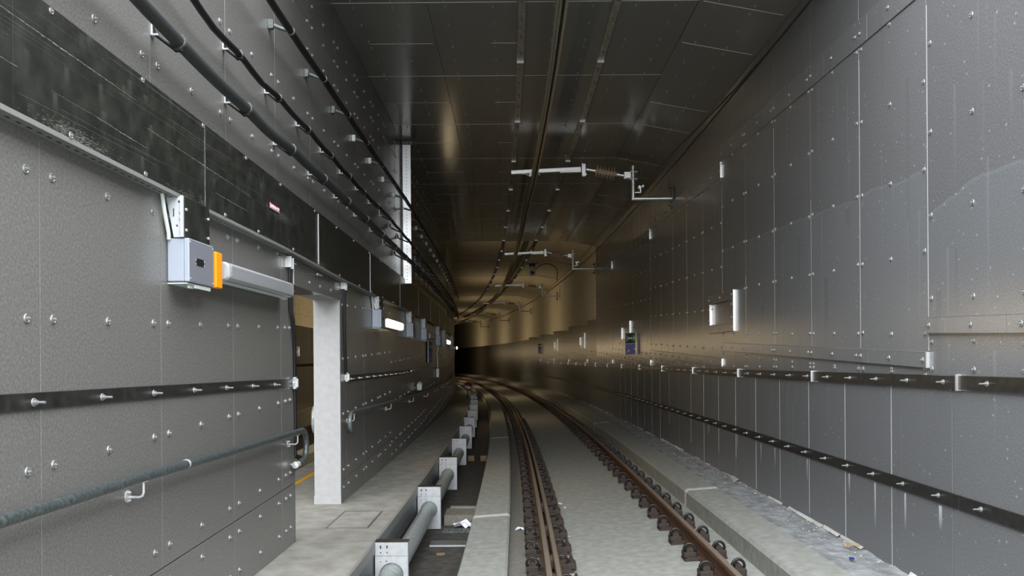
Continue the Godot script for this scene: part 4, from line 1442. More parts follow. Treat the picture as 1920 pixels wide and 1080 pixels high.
func fixture(label: String, t: float, y: float, len: float, lit: bool):      # local: x out of the wall, z towards the mouth; the thing starts at its near end
	var f := thing("lamp", label, "lamp", "", facing(t, OL, y, 1.0))
	var b := MB.new()
	extrude(b, rounded(0.07, 0.135, 0.02), -len + 0.05, -0.05, 0.015, Vector3(0.055, 0, 0))
	obj("body", b, M.lamp_body, f)
	b = MB.new()
	extrude(b, rounded(0.055, 0.155, 0.02), -0.075, 0.0, 0.02, Vector3(0.065, 0, 0))
	obj("end_cap", b, M.lamp_body, f)
	b = MB.new()
	extrude(b, rounded(0.055, 0.155, 0.02), -len, -len + 0.075, 0.02, Vector3(0.065, 0, 0))
	obj("end_cap", b, M.lamp_body, f)
	b = MB.new()
	extrude(b, rounded(0.085, 0.13, 0.04, 6), -len + 0.06, -0.06, 0.02, Vector3(0.12, 0, 0))
	obj("cover", b, M.lamp_glow if lit else M.lamp_cover, f)
	b = MB.new()
	for q in [0.3, len - 0.3]: b.box(Vector3(0.014, 0, -q), Vector3(0.03, 0.05, 0.06), 0.003)
	obj("wall_clip", b, M.zinc, f)
	if not lit:
		b = MB.new()
		for i in 9: b.box(Vector3(0.1635, -0.040 + 0.010 * i, -len / 2.0), Vector3(0.0025, 0.0035, len - 0.24))
		obj("cover_rib", b, M.lamp_cover, f)
		b = MB.new()
		b.tube([Vector3(0.06, 0.0, 0.0), Vector3(0.055, 0.01, 0.04), Vector3(0.05, 0.0, 0.08)], 0.017, 8)
		obj("cable_gland", b, M.lamp_body, f)
	else:
		var p := facing(t + len / 2.0, OL + 0.19, y, 1.0)
		light_panel("lamp_light", Transform3D(Basis(p.basis.z, Vector3.UP, -p.basis.x), p.origin), Vector2(len - 0.2, 0.1), LAMP if t < 40.0 else 5.0)
	return f

const LAMP := 2.4

func box_unit(label: String, label2: String, t: float, y: float):
	var at := facing(t, OL, y, 1.0)
	var f := thing("junction_box", label, "junction box", "grey junction boxes under the duct cover", at)
	var b := MB.new()
	b.box(Vector3(0.052, 0, -0.20), Vector3(0.10, 0.26, 0.39), 0.006)
	obj("body", b, M.box_grey, f)
	b = MB.new()
	b.box(Vector3(0.119, 0, -0.20), Vector3(0.032, 0.262, 0.394), 0.005)
	var lid := obj("lid", b, M.box_grey, f)
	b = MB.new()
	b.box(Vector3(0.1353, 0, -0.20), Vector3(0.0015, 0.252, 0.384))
	obj("shaded_face", b, M.box_shaded, lid)  # shade painted onto the lid's side that is turned from the daylight
	b = MB.new()
	b.box(Vector3(0.1365, 0.0, -0.17), Vector3(0.002, 0.045, 0.13), 0.0)
	obj("data_plate", b, M.black, lid)
	for z in [-0.105, -0.235]:
		for q in [-0.014, 0.014]:
			b = MB.new()
			b.box(Vector3(0.138, q, z), Vector3(0.001, 0.012, 0.012))
			obj("plate_corner", b, M.zinc, lid)
	b = MB.new()
	b.box(Vector3(0.06, -0.14, -0.20), Vector3(0.12, 0.008, 0.38), 0.002)
	b.box(Vector3(0.118, -0.15, -0.25), Vector3(0.006, 0.022, 0.26), 0.001)
	b.box(Vector3(0.10, -0.155, -0.10), Vector3(0.016, 0.02, 0.05), 0.002)
	obj("tray", b, M.lamp_body, f)
	b = MB.new()
	b.cyl(Vector3(0.134, 0, 0), Vector3(0.139, 0, 0), 0.007, 0.006, 8)
	var screw := b.mesh(M.zinc)
	for z in [-0.02, -0.38]:
		for q in [-0.11, 0.11]: put("screw", screw, lid, Transform3D(Basis.IDENTITY, Vector3(0, q, z)))
	# the channel it hangs from
	var g := thing("hanger_bracket", label2, "hanger bracket", "white channels above the junction boxes", at)
	var h := duct_bottom(t) - y - 0.13
	b = MB.new()
	b.slab([Vector3(0.0, 0.13 + h, 0.0), Vector3(0.095, 0.13 + h, 0.0), Vector3(0.105, 0.135, 0.0), Vector3(0.045, 0.135, 0.0)], Vector3.BACK, 0.006, 0.0)
	b.box(Vector3(0.098, 0.13 + h * 0.52, 0.008), Vector3(0.016, h, 0.02), 0.001)
	var face := obj("face_plate", b, M.white_paint, g)
	b = MB.new()
	b.box(Vector3(0.108, 0.132 + h * 0.5, -0.20), Vector3(0.005, h, 0.39), 0.001)
	obj("side_cover", b, M.duct, g)
	for q in [[0.08, 0.88, 0.014, 0.014], [0.085, 0.6, 0.010, 0.016], [0.085, 0.45, 0.010, 0.014], [0.088, 0.14, 0.012, 0.035], [0.045, 0.62, 0.006, 0.05], [0.065, 0.3, 0.008, 0.012]]:
		b = MB.new()
		b.box(Vector3(q[0], 0.13 + h * q[1], 0.0005), Vector3(q[2], q[3], 0.003), 0.001)
		obj("slot", b, M.black, face)
	b = MB.new()
	b.cyl(Vector3(0.11, 0, 0), Vector3(0.119, 0, 0), 0.010, 0.008, 8)
	var bolt := b.mesh(M.zinc)
	for q in [0.2, 0.7]:
		for z in [-0.37, -0.02]: put("bolt", bolt, g, Transform3D(Basis.IDENTITY, Vector3(0, 0.13 + h * q, z)))
	b = MB.new()
	b.tube([Vector3(0.02, 0.13 + h, 0.10), Vector3(0.02, 0.13 + h * 0.6, 0.07), Vector3(0.02, 0.16, 0.015), Vector3(0.02, 0.12, 0.012)], 0.012, 8)
	obj("flexible_conduit", b, M.lamp_body, g)

func lamps():
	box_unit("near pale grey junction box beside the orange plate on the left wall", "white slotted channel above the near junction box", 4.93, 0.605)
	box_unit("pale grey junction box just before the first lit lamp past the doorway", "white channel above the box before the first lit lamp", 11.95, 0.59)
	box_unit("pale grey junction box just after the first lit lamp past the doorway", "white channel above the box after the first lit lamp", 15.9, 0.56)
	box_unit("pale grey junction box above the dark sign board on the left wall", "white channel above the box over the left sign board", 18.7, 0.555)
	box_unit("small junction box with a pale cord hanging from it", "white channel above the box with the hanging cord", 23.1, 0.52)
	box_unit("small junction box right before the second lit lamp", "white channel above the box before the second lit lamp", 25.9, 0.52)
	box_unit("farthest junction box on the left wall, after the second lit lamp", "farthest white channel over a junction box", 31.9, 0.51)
	fixture("long unlit tube lamp with a ribbed clear cover on the near left wall", 5.47, 0.60, 1.72, false)
	fixture("first lit tube lamp on the left wall past the doorway", 12.56, 0.555, 1.75, true)
	fixture("unlit tube lamp on the left wall above the sign board's far edge", 19.35, 0.54, 1.4, false)
	fixture("second lit tube lamp, small and glowing near the bend of the left wall", 26.9, 0.55, 1.75, true)
	for t in [42.0, 56.0, 70.0, 84.0]:
		fixture("lit tube lamp on the left wall beyond the bend", t, 0.55, 1.75, true).set_meta("group", "lamps beyond the bend")
	for t in [19.0, 33.0]:                                  # the second tunnel's lamps, on the other face of the dividing wall
		var f := thing("lamp", "lit tube lamp on the second tunnel's side of the dividing wall", "lamp", "lamps of the second tunnel", facing(t, -2.74, 0.6, -1.0))
		var b := MB.new()
		extrude(b, rounded(0.085, 0.13, 0.04, 6), -0.75, 0.75, 0.02, Vector3(0.08, 0, 0))
		obj("cover", b, M.lamp_glow, f)
		b = MB.new()
		b.box(Vector3(0.03, 0, 0), Vector3(0.06, 0.14, 1.6), 0.01)
		obj("body", b, M.lamp_body, f)
		var p := facing(t, -2.74 - 0.16, 0.6, -1.0)
		light_panel("lamp_light", Transform3D(Basis(p.basis.z, Vector3.UP, -p.basis.x), p.origin), Vector2(1.5, 0.1), 6.0)
	var o := thing("orange_plate", "bright orange plate between the near junction box and the unlit lamp", "plate", "", facing(5.335, OL, 0.59, 1.0))
	var b := MB.new()
	b.box(Vector3(0.125, 0, -0.07), Vector3(0.04, 0.235, 0.11), 0.006)
	b.box(Vector3(0.06, 0, -0.03), Vector3(0.12, 0.22, 0.02), 0.003)
	obj("plate", b, M.orange, o)
	b = MB.new()
	b.box(Vector3(0.118, -0.04, -0.145), Vector3(0.025, 0.06, 0.025), 0.008)
	obj("knob", b, M.red_orange, o)
	# sign board, hanging cord, small box
	sign_board("left_wall", "dark sign board on the left wall below a junction box", facing(20.7, OL, 0.17, 1.0), 1.25, 0.53)
	var c := thing("hanging_socket", "small pale socket box on a cord hanging from a junction box", "socket", "", facing(23.2, OL, -0.40, 1.0))
	b = MB.new()
	b.box(Vector3(0.05, 0, 0), Vector3(0.08, 0.24, 0.2), 0.008)
	obj("box", b, M.lamp_body, c)
	b = MB.new()
	b.tube([Vector3(0.05, 0.1, 0), Vector3(0.05, 0.4, 0), Vector3(0.03, 0.56, 0.05), Vector3(0.06, 0.66, -0.05), Vector3(0.06, 0.80, 0)], 0.016, 8)
	obj("cord", b, M.lamp_body, c)
	b = MB.new()
	b.box(Vector3(0.06, 0.03, 0), Vector3(0.10, 0.13, 0.16), 0.01)
	b.box(Vector3(0.06, 0.105, -0.05), Vector3(0.02, 0.04, 0.02), 0.003)
	tag(obj("valve_box", b, M.lamp_body, self, facing(17.5, OL + 0.03, -0.61, 1.0).rotated_local(Vector3.RIGHT, 0.25)), "small tilted white box resting on the far handrail", "box")

func sign_board(_w: String, label: String, at: Transform3D, w: float, h: float) -> Node3D:   # local x out of the wall, z along it
	var s := thing("sign", label, "sign", "", at)
	var b := MB.new()
	b.box(Vector3(0.04, 0, 0), Vector3(0.012, h, w), 0.002)
	obj("board", b, M.sign_white, s)
	b = MB.new()
	b.box(Vector3(0.0468, h * 0.25, 0), Vector3(0.0016, h * 0.475, w - 0.03))
	obj("green_field", b, M.green, s)
	b = MB.new()
	b.box(Vector3(0.0468, -h * 0.245, 0), Vector3(0.0016, h * 0.475, w - 0.03))
	obj("violet_field", b, M.violet, s)
	b = MB.new()
	var e := -1.0                                           # the viewer's right is local -z
	b.box(Vector3(0.048, h * 0.25, 0), Vector3(0.0012, 0.035, w * 0.34))
	for q in [-1.0, 1.0]:
		b.box(Vector3(0.048, h * 0.25, q * w * 0.17), Vector3(0.0012, 0.065, 0.05))
		b.box(Vector3(0.048, h * 0.25, q * w * 0.33), Vector3(0.0012, h * 0.3, 0.022))
	b.box(Vector3(0.048, h * 0.25, e * w * 0.46), Vector3(0.0012, 0.07, 0.07))
	b.quad(Vector3(0.0482, -h * 0.43, e * -0.40 * w), Vector3(0.0482, -h * 0.43, e * -0.33 * w), Vector3(0.0482, -h * 0.27, e * -0.06 * w), Vector3(0.0482, -h * 0.33, e * -0.05 * w), Vector3.RIGHT)
	b.quad(Vector3(0.0482, -h * 0.42, e * -0.42 * w), Vector3(0.0482, -h * 0.34, e * -0.24 * w), Vector3(0.0482, -h * 0.25, e * -0.08 * w), Vector3(0.0482, -h * 0.32, e * -0.06 * w), Vector3.RIGHT)
	b.quad(Vector3(0.0482, -h * 0.26, e * 0.30 * w), Vector3(0.0482, -h * 0.20, e * 0.36 * w), Vector3(0.0482, -h * 0.25, e * 0.47 * w), Vector3(0.0482, -h * 0.29, e * 0.47 * w), Vector3.RIGHT)
	obj("symbol", b, M.sign_white, s)
	b = MB.new()
	for q in [-1.0, 1.0]:
		for v in [-1.0, 1.0]:
			b.cyl(Vector3(0.03, v * h * 0.42, q * w * 0.47), Vector3(0.056, v * h * 0.42, q * w * 0.47), 0.008, 0.008, 8)
	obj("bolt", b, M.zinc, s)
	return s

# ---------------------------------------------------------------- right wall's fittings
func right_fittings():
	var st := studbolt().mesh(M.bolt_metal)
	for i in 2:
		var s := thing("mounting_strip", ["dark strip of stud bolts at eye height along the right wall, upper of two", "thin dark strip of stud bolts low on the right wall"][i], "metal strip")
		var a := 5.81 - 2.855 * 2.0
		while a < 46.0:
			var e := a + 2.855
			var b := MB.new()
			for k in 2:
				var x0 := lerpf(a, e, k / 2.0) + (0.004 if k == 0 else 0.0)
				var x1 := lerpf(a, e, (k + 1) / 2.0)
				if i == 0: plate(b, x0, x1, OR - 0.024, -1.0, strip_top(x0) - 0.094, strip_top(x1) - 0.094, strip_top(x0), strip_top(x1), 0.024, 0.003)
				else: plate(b, x0, x1, OR - 0.014, -1.0, -1.085, -1.085, -0.985, -0.985, 0.014, 0.003)
			obj("strip_plate", b, M.strip_dark, s)
			if i == 0 and a > 3.0:
				b = MB.new()
				sweep(b, rect(OR - 0.038, OR - 0.002, strip_top(a) - 0.105, strip_top(a) + 0.01), a - 0.012, a + 0.003, 1.0)
				obj("end_plate", b, M.bright_steel, s)
			a = e
		var q := 4.88 if i == 0 else 4.98
		while q < 34.0:
			put("stud_bolt", st, s, facing(q, OR - [0.024, 0.014][i], (strip_top(q) - 0.048) if i == 0 else -1.03, -1.0))
			q += 0.56
		if i == 1: s.set_meta("label", "thin dark strip of stud bolts low on the right wall, above the rubble strip")
	var k := 0
	for t in [11.72, 21.45, 31.6, 41.4]:
		var f := thing("access_frame", ["largest square access frame on the right wall, nearest the mouth", "square access frame beside the green and violet sign on the right wall", "third access frame on the right wall, small and beyond the sign", "fourth access frame along the right wall, tiny near the bend"][k], "access frame")
		frame_parts(f, t, t + 1.48, OR, -1.0, 0.365, 0.95)
		k += 1
	sign_board("right", "green and violet sign board on the right wall beside an access frame", facing(20.75, OR - 0.09, 0.345, -1.0).rotated_local(Vector3.UP, deg_to_rad(26.0)), 0.45, 0.545)
	sign_board("right", "second small green and violet sign far along the right wall", facing(48.7, OR - 0.09, 0.55, -1.0).rotated_local(Vector3.UP, deg_to_rad(26.0)), 0.45, 0.6)

# ---------------------------------------------------------------- overhead
func cond_o(t: float) -> float:
	return lerps([Vector2(-6, 0.13), Vector2(8, 0.13), Vector2(10, 0.125), Vector2(12, 0.105), Vector2(16, 0.06), Vector2(20, -0.005), Vector2(24.5, -0.012), Vector2(31.6, -0.03), Vector2(43, 0.0), Vector2(56, 0.04), Vector2(110, 0.05)], t)

func overhead():
	var c := thing("conductor_rail", "long overhead conductor rail hanging under the ceiling brackets, a dark slot along its underside", "conductor rail")
	var shift := func(t: float) -> Vector2: return Vector2(cond_o(t), 0.0)
	var b := MB.new()
	sweep(b, [Vector2(-0.058, 3.50), Vector2(-0.005, 3.50), Vector2(-0.002, 3.55), Vector2(0.022, 3.55), Vector2(0.026, 3.50), Vector2(0.055, 3.50), Vector2(0.055, 3.515), Vector2(0.04, 3.56), Vector2(0.05, 3.60), Vector2(0.05, 3.615), Vector2(-0.055, 3.615), Vector2(-0.055, 3.60), Vector2(-0.045, 3.56), Vector2(-0.058, 3.515)], T0, 100.0, 1.0, shift)
	obj("profile", b, M.aluminium, c)
	b = MB.new()
	sweep(b, rect(0.0, 0.02, 3.512, 3.551), T0, 100.0, 1.0, shift)
	obj("slot_lining", b, M.black, c)
	b = MB.new()
	sweep(b, rect(-0.040, -0.028, 3.496, 3.502), T0, 100.0, 1.0, shift)
	obj("groove", b, M.galvanized_dull, c)
	# brackets that carry it
	var proto: Node3D = null
	var names := ["nearest galvanized conductor bracket with a ribbed insulator on the right wall", "second conductor bracket from the mouth, at the start of the bare concrete", "third conductor bracket, just past the ceiling camera", "fourth conductor bracket from the mouth, small", "fifth conductor bracket from the mouth, tiny and dark", "last conductor bracket in view, by the bend"]
	var ts := [16.05, 28.6, 41.2, 54.2, 67.0, 80.0]
	for i in 6:
		var at := F(ts[i], 0.0, 0.0)
		if proto:
			copy(proto, "conductor_bracket", names[i], at)
			continue
		proto = thing("conductor_bracket", names[0], "conductor bracket", "brackets carrying the conductor rail", at)
		b = MB.new()
		var arm := func(x0: float, x1: float, y0: float, y1: float, h: float, w: float):
			var d := Vector2(x1 - x0, y1 - y0)
			var f := Transform3D(Basis(Vector3(d.x, d.y, 0).normalized(), Vector3(-d.y, d.x, 0).normalized(), Vector3.BACK), Vector3((x0 + x1) / 2.0, (y0 + y1) / 2.0, 0))
			var m := MB.new()
			m.box(Vector3.ZERO, Vector3(d.length(), h, w), 0.008)
			b.add(m, f)
		arm.call(-0.395, 0.97, 3.60, 3.665, 0.08, 0.08)
		arm.call(0.55, 0.97, 3.615, 3.625, 0.06, 0.07)
		obj("arm", b, M.bright_steel, proto)
		b = MB.new()
		b.box(Vector3(1.02, 3.64, 0.03), Vector3(0.07, 0.24, 0.02), 0.004)
		b.box(Vector3(1.02, 3.64, -0.03), Vector3(0.07, 0.24, 0.02), 0.004)
		b.box(Vector3(0.985, 3.66, 0), Vector3(0.015, 0.22, 0.14), 0.003)
		b.cyl(Vector3(1.03, 3.73, -0.07), Vector3(1.03, 3.73, 0.07), 0.02, 0.02, 8)
		b.cyl(Vector3(1.05, 3.55, -0.07), Vector3(1.05, 3.55, 0.07), 0.022, 0.022, 8)
		obj("arm_clamp", b, M.bright_steel, proto)
		var d0 := Vector3(1.07, 3.66, 0)
		var dd := Vector3(0.84, -0.145, 0).normalized()
		b = MB.new()
		b.cyl(d0, d0 + dd * 0.2, 0.038, 0.034, 14)
		b.cyl(d0 + dd * 0.58, d0 + dd * 0.74, 0.034, 0.03, 14)
		obj("end_fitting", b, M.bright_steel, proto)
		b = MB.new()
		var prof := [Vector2(0.18, 0.0), Vector2(0.18, 0.04)]
		for s in 7:
			var x := 0.195 + 0.056 * s
			prof.append_array([Vector2(x, 0.042), Vector2(x + 0.004, 0.118), Vector2(x + 0.011, 0.120), Vector2(x + 0.026, 0.046)])
		prof.append_array([Vector2(0.60, 0.04), Vector2(0.60, 0.0)])
		b.lathe(d0, dd, prof, 20)
		obj("insulator", b, M.porcelain, proto)
		b = MB.new()
		b.box(Vector3(1.86, 3.535, 0.045), Vector3(0.12, 0.12, 0.012), 0.003)
		b.box(Vector3(1.86, 3.535, -0.045), Vector3(0.12, 0.12, 0.012), 0.003)
		b.box(Vector3(1.925, 3.53, 0), Vector3(0.012, 0.17, 0.12), 0.003)
		b.cyl(Vector3(1.83, 3.50, -0.07), Vector3(1.83, 3.50, 0.07), 0.018, 0.018, 8)
		for y in [3.46, 3.60]:
			b.cyl(Vector3(1.91, y, 0.055), Vector3(2.06, y, 0.055), 0.008, 0.008, 6)
			b.cyl(Vector3(1.91, y, -0.055), Vector3(2.06, y, -0.055), 0.008, 0.008, 6)
		obj("post_clamp", b, M.bright_steel, proto)
		b = MB.new()
		b.tube([Vector3(1.977, 3.72, 0), Vector3(1.977, 3.45, 0), Vector3(1.977, 3.06, 0)], 0.041, 14)
		b.tube([Vector3(1.95, 3.08, 0), Vector3(2.3, 3.082, 0), Vector3(2.74, 3.085, 0)], 0.041, 14)
		obj("post", b, M.bright_steel, proto)
		b = MB.new()
		b.box(Vector3(2.735, 3.09, 0), Vector3(0.02, 0.40, 0.22), 0.004)
		for y in [2.95, 3.24]:
			for z in [-0.07, 0.07]:
				b.cyl(Vector3(2.73, y, z), Vector3(2.66, y, z), 0.012, 0.012, 8)
				b.cyl(Vector3(2.725, y, z), Vector3(2.70, y, z), 0.024, 0.024, 6, true, true)
		obj("wall_plate", b, M.galvanized_dull, proto)
		b = MB.new()
		b.box(Vector3(2.06, 3.20, 0), Vector3(0.14, 0.02, 0.05), 0.004)
		b.box(Vector3(2.12, 3.25, 0.0), Vector3(0.03, 0.12, 0.03), 0.005)
		b.cyl(Vector3(2.10, 3.30, -0.05), Vector3(2.10, 3.30, 0.05), 0.03, 0.03, 10)
		b.cyl(Vector3(2.16, 3.32, -0.04), Vector3(2.16, 3.32, 0.04), 0.024, 0.024, 10)
		obj("wire_clamp", b, M.bright_steel, proto)
		b = MB.new()
		b.box(Vector3(0.065, 3.585, 0), Vector3(0.07, 0.05, 0.06), 0.006)
		b.box(Vector3(-0.02, 3.55, 0), Vector3(0.05, 0.05, 0.08), 0.006)
		b.box(Vector3(0.15, 3.56, 0), Vector3(0.03, 0.03, 0.05), 0.006)
		b.tube([Vector3(-0.2, 3.58, 0.04), Vector3(-0.1, 3.56, 0.04), Vector3(-0.02, 3.52, 0.04)], 0.007, 6)
		obj("rail_clamp", b, M.bright_steel, proto)
	var wire := thing("messenger_wire", "thin dark wire strung between the conductor brackets on the right side", "wire")
	b = MB.new()
	var pts := []
	for i in 52:
		var t := -1.0 + 1.6 * i
		pts.append(P(t, lerps([Vector2(0, 2.5), Vector2(9, 2.42), Vector2(16, 2.12), Vector2(90, 2.12)], t), lerps([Vector2(5, 3.36), Vector2(10, 3.30), Vector2(16, 3.33), Vector2(90, 3.33)], t)))
	b.tube(pts, 0.009, 6)
	obj("wire", b, M.cable_black, wire)
	var wire2 := thing("messenger_wire", "lower thin dark wire running along the top of the right wall", "wire")
	b = MB.new()
	pts = []
	for i in 46:
		var t := -1.0 + 1.8 * i
		pts.append(P(t, OR - 0.09, 3.62))
	b.tube(pts, 0.012, 6)
	obj("wire", b, M.cable_black, wire2)
	# two bolted strips along the ceiling
	for i in 2:
		var s := thing("ceiling_strip", ["bolted metal strip along the ceiling, left of the conductor rail", "bolted metal strip along the ceiling, right of the conductor rail"][i], "metal strip")
		var os := [[Vector2(0, -0.25), Vector2(10, -0.263), Vector2(14, -0.29), Vector2(17, -0.333), Vector2(25, -0.42), Vector2(45, -0.5)], [Vector2(0, 0.80), Vector2(11, 0.817), Vector2(14, 0.81), Vector2(17, 0.77), Vector2(22.4, 0.72), Vector2(30, 0.66), Vector2(45, 0.6)]]
		var a := 11.17 - 2.82 * 4.0
		var bolts := []
		while a < 80.0:
			var e := a + 2.82
			b = MB.new()
			var sh := func(t: float) -> Vector2: return Vector2(lerps(os[i], t), 0.0)
			sweep(b, rect(-0.044, 0.044, CEIL - 0.035, CEIL + 0.005 if a < DARK else 4.125), a + 0.006, e, 1.0, sh)
			obj("strip_plate", b, M.strip_ceiling if a < DARK - 2.0 else M.strip_dark, s)
			if a > 6.0:
				b = MB.new()
				sweep(b, rect(-0.046, 0.046, CEIL - 0.068, CEIL - 0.0), a - 0.012, a + 0.006, 1.0, sh)
				obj("end_plate", b, M.bright_steel, s)
			for q in [0.3, 0.85, 1.4, 1.95, 2.5]:
				var t: float = a + q
				if t > 7.5 and t < 30.0:
					var r := R(t)
					bolts.append(Transform3D(Basis(Vector3.DOWN, r, Vector3.DOWN.cross(r)), P(t, lerps(os[i], t), CEIL - 0.035)))
			a = e
		scatter(s, "stud_bolt", studbolt(), M.galvanized_dull, bolts)
	# camera under the bare ceiling
	var cam := thing("ceiling_camera", "white surveillance camera under the bare concrete ceiling, a black cable looping from it", "camera", "", F(35.9, 1.05, 4.12))
	b = MB.new()
	b.box(Vector3(0.0, -0.015, 0), Vector3(0.60, 0.03, 0.12), 0.005)
	obj("mounting_bar", b, M.galvanized_dull, cam)
	b = MB.new()
	b.box(Vector3(0.0, -0.09, 0), Vector3(0.26, 0.12, 0.14), 0.01)
	obj("base", b, M.black, cam)
	b = MB.new()
	b.box(Vector3(0.0, -0.25, 0.02), Vector3(0.16, 0.26, 0.16), 0.02)
	b.lathe(Vector3(0.0, -0.40, 0.0), Vector3(0, -0.25, 1).normalized(), [Vector2(-0.1, 0.0), Vector2(-0.1, 0.13), Vector2(0.10, 0.14), Vector2(0.125, 0.10), Vector2(0.13, 0.0)], 16)
	obj("housing", b, M.white_paint, cam)
	b = MB.new()
	b.lathe(Vector3(0.0, -0.39, 0.0), Vector3(0, -0.25, 1).normalized(), [Vector2(0.12, 0.075), Vector2(0.15, 0.065), Vector2(0.155, 0.0)], 16)
	obj("lens", b, M.black, cam)
	b = MB.new()
	pts = []
	for i in 14:
		var a := deg_to_rad(lerpf(165.0, -12.0, i / 13.0))
		pts.append(Vector3(0.62 + 0.48 * cos(a), -0.42 + 0.40 * sin(a), 0))
	pts.push_front(Vector3(0.10, -0.16, 0))
	pts.append(Vector3(1.07, -0.80, 0))
	b.tube(pts, 0.017, 8)
	obj("cable", b, M.cable_black, cam)

# ---------------------------------------------------------------- the doorway's cables and clamps
func opening_details():
	var runs := [[7.50, "pair of black cables running down the near edge of the doorway", -2.0, 7.60], [9.86, "pair of black cables running down the far edge of the doorway", -0.2, 10.0]]
	for i in 2:
		var q: Array = runs[i]
		var c := thing("cable_pair", q[1], "cable", "cables at the doorway")
		for k in 2:
			var b := MB.new()
			var t: float = q[0] + 0.06 * k
			var pts := [P(t, OL + 0.03, 0.92), P(t + 0.005, OL + 0.022, 0.7), P(t + 0.02, OL + 0.02, 0.45)]
			if i == 0: pts.append_array([P(t + 0.05, OL + 0.03, 0.36), P(7.66 + 0.02 * k, OL + 0.02, 0.12), P(7.68 + 0.02 * k, OL + 0.014, -0.2), P(7.70 + 0.01 * k, OL + 0.012, -0.6), P(7.70 + 0.01 * k, OL + 0.012, -0.9)])
			else: pts.append_array([P(t + 0.04, OL + 0.02, 0.2), P(t + 0.10, OL + 0.02, -0.18)])
			b.tube(pts, 0.012, 8)
			obj("cable", b, M.cable_black, c)
		var m := thing("cable_clamp", ["bright clamp above the near edge of the doorway", "bright clamp above the far edge of the doorway"][i], "clamp", "", facing(q[0] + 0.0, OL, 0.885, 1.0))
		var b := MB.new()
		b.box(Vector3(0.03, 0, 0.06), Vector3(0.06, 0.10, 0.012), 0.002)
		b.box(Vector3(0.04, -0.01, 0.0), Vector3(0.05, 0.10, 0.012), 0.002)
		b.box(Vector3(0.012, 0.0, 0.03), Vector3(0.02, 0.08, 0.06), 0.002)
		b.cyl(Vector3(0.045, 0.0, -0.01), Vector3(0.045, 0.0, -0.14), 0.006, 0.006, 8)
		obj("clamp_plate", b, M.zinc, m)
	var b := MB.new()
	b.cyl(Vector3(0.03, 0, 0.1), Vector3(0.03, 0, -0.1), 0.009, 0.009, 8)
	b.box(Vector3(0.015, 0, 0), Vector3(0.03, 0.02, 0.03), 0.003)
	tag(obj("bolt_stub", b, M.zinc, self, facing(8.62, OL, 0.885, 1.0)), "short bright rod on the lintel of the doorway", "rod")

func crumple(seed_: int, s: float) -> MB:
	var b := MB.new()
	var r := RandomNumberGenerator.new()
	r.seed = seed_
	var g := []
	for i in 6:
		var row := []
		for j in 6:
			row.append(Vector3((i - 2.5) * s * 0.36 + r.randf_range(-0.1, 0.1) * s, s * 0.10 + r.randf() * s * 0.75 * (1.0 - absf(i - 2.5) / 4.0), (j - 2.5) * s * 0.34 + r.randf_range(-0.1, 0.1) * s))
		g.append(row)
	for i in 5:
		for j in 5:
			b.tri(g[i][j], g[i + 1][j], g[i + 1][j + 1], Vector3.UP, Vector3.UP, Vector3.UP)
			b.tri(g[i][j], g[i + 1][j + 1], g[i][j + 1], Vector3.UP, Vector3.UP, Vector3.UP)
			for d in [0.0015]:                              # its other face
				b.quad(g[i][j] - Vector3.UP * d, g[i + 1][j] - Vector3.UP * d, g[i + 1][j + 1] - Vector3.UP * d, g[i][j + 1] - Vector3.UP * d, Vector3.DOWN)
	for k in range(0, b.v.size(), 3):                       # facet the folds
		var n := (b.v[k + 2] - b.v[k]).cross(b.v[k + 1] - b.v[k]).normalized()
		for q in 3: b.n[k + q] = n
	return b

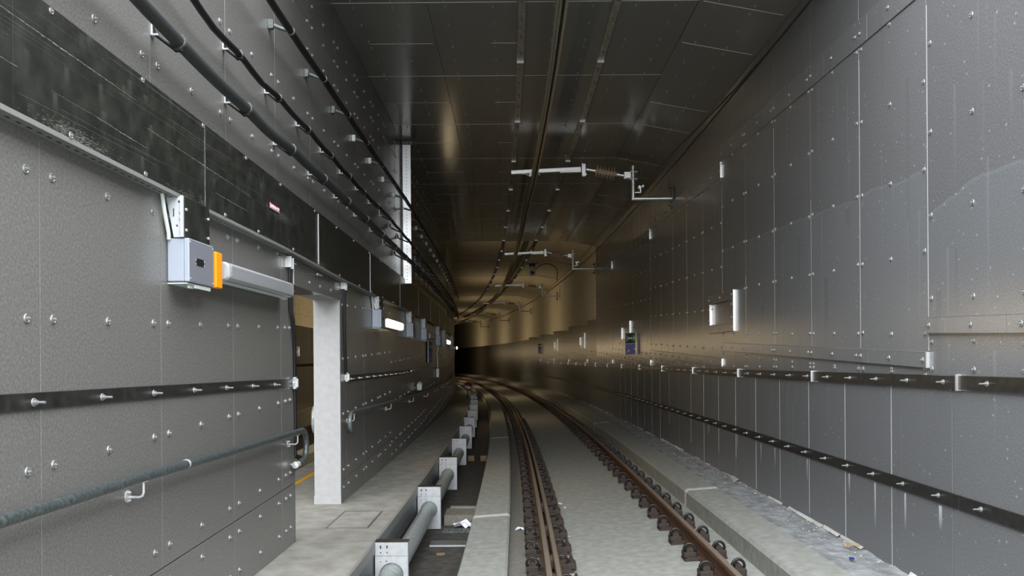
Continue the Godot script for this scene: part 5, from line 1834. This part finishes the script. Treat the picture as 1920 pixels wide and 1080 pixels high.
func litter():
	tag(obj("paper", crumple(3, 0.15), M.paper, self, F(11.05, -1.08, -2.27)), "crumpled white paper lying in the trough before the pale cross wall", "paper")
	tag(obj("paper", crumple(5, 0.055), M.paper, self, F(10.2, -0.33, slab_y(-0.33))), "small white paper scrap on the slab beside the left rail fasteners", "paper")
	tag(obj("paper", crumple(8, 0.05), M.paper, self, F(12.3, -0.98, -2.27)), "white paper scrap at the foot of the left kerb in the trough", "paper")
	var sp := [[11.76, 0.256, 0.035, "white lump on the slab right of the left rails, larger of two close together"], [11.45, 0.30, 0.025, "small white lump on the slab right of the left rails, smaller of the two"], [9.62, 0.235, 0.022, "white chip beside the bolts of a left rail fastener"]]
	for q in sp:
		tag(obj("mortar_lump", crumple(int(q[0] * 10), q[2]), M.mortar, self, F(q[0], q[1], slab_y(q[1]))), q[3], "mortar lump")
	var b := MB.new()
	b.lathe(Vector3.ZERO, Vector3.UP, [Vector2(0, 0.0), Vector2(0, 0.02), Vector2(0.012, 0.02), Vector2(0.015, 0.017), Vector2(0.015, 0.0)], 14)
	tag(obj("bottle_cap", b, M.blue, self, F(7.08, 2.50, -1.738)), "small blue bottle cap on the rubble strip", "bottle cap")
	b = MB.new()
	for i in 42:
		var p := P(7.52 + rng.randfn() * 0.06, 2.67 + rng.randf_range(-0.05, 0.07), -1.735 + rng.randf() * 0.035)
		var u := Vector3(rng.randfn(), rng.randf_range(-0.3, 0.6), rng.randfn()).normalized() * rng.randf_range(0.009, 0.02)
		var w := u.cross(Vector3(rng.randfn(), 2.0, rng.randfn())).normalized() * rng.randf_range(0.005, 0.011)
		b.tint = grey(rng.randf_range(0.5, 1.0))
		b.quad(p - u, p + w, p + u, p - w, Vector3.UP)
		b.quad(p - u - Vector3(0, 0.001, 0), p + w - Vector3(0, 0.001, 0), p + u - Vector3(0, 0.001, 0), p - w - Vector3(0, 0.001, 0), Vector3.DOWN)
	tag(stuff(obj("leaves", b, M.leaf)), "little heap of dry orange leaves against the foot of the right wall", "leaves", "", "stuff")
	b = MB.new()
	b.box(Vector3(0, 0.01, 0), Vector3(0.16, 0.02, 0.05), 0.004)
	tag(obj("rag", b, M.black, self, F(26.8, -0.33, slab_y(-0.33))), "small black scrap on the slab by the left kerb, far along", "scrap")
	tag(obj("crushed_bag", crumple(12, 0.07), M.clip_black, self, F(17.0, 1.72, slab_y(1.72))), "dark crushed scrap between the right rail and the right kerb", "scrap")
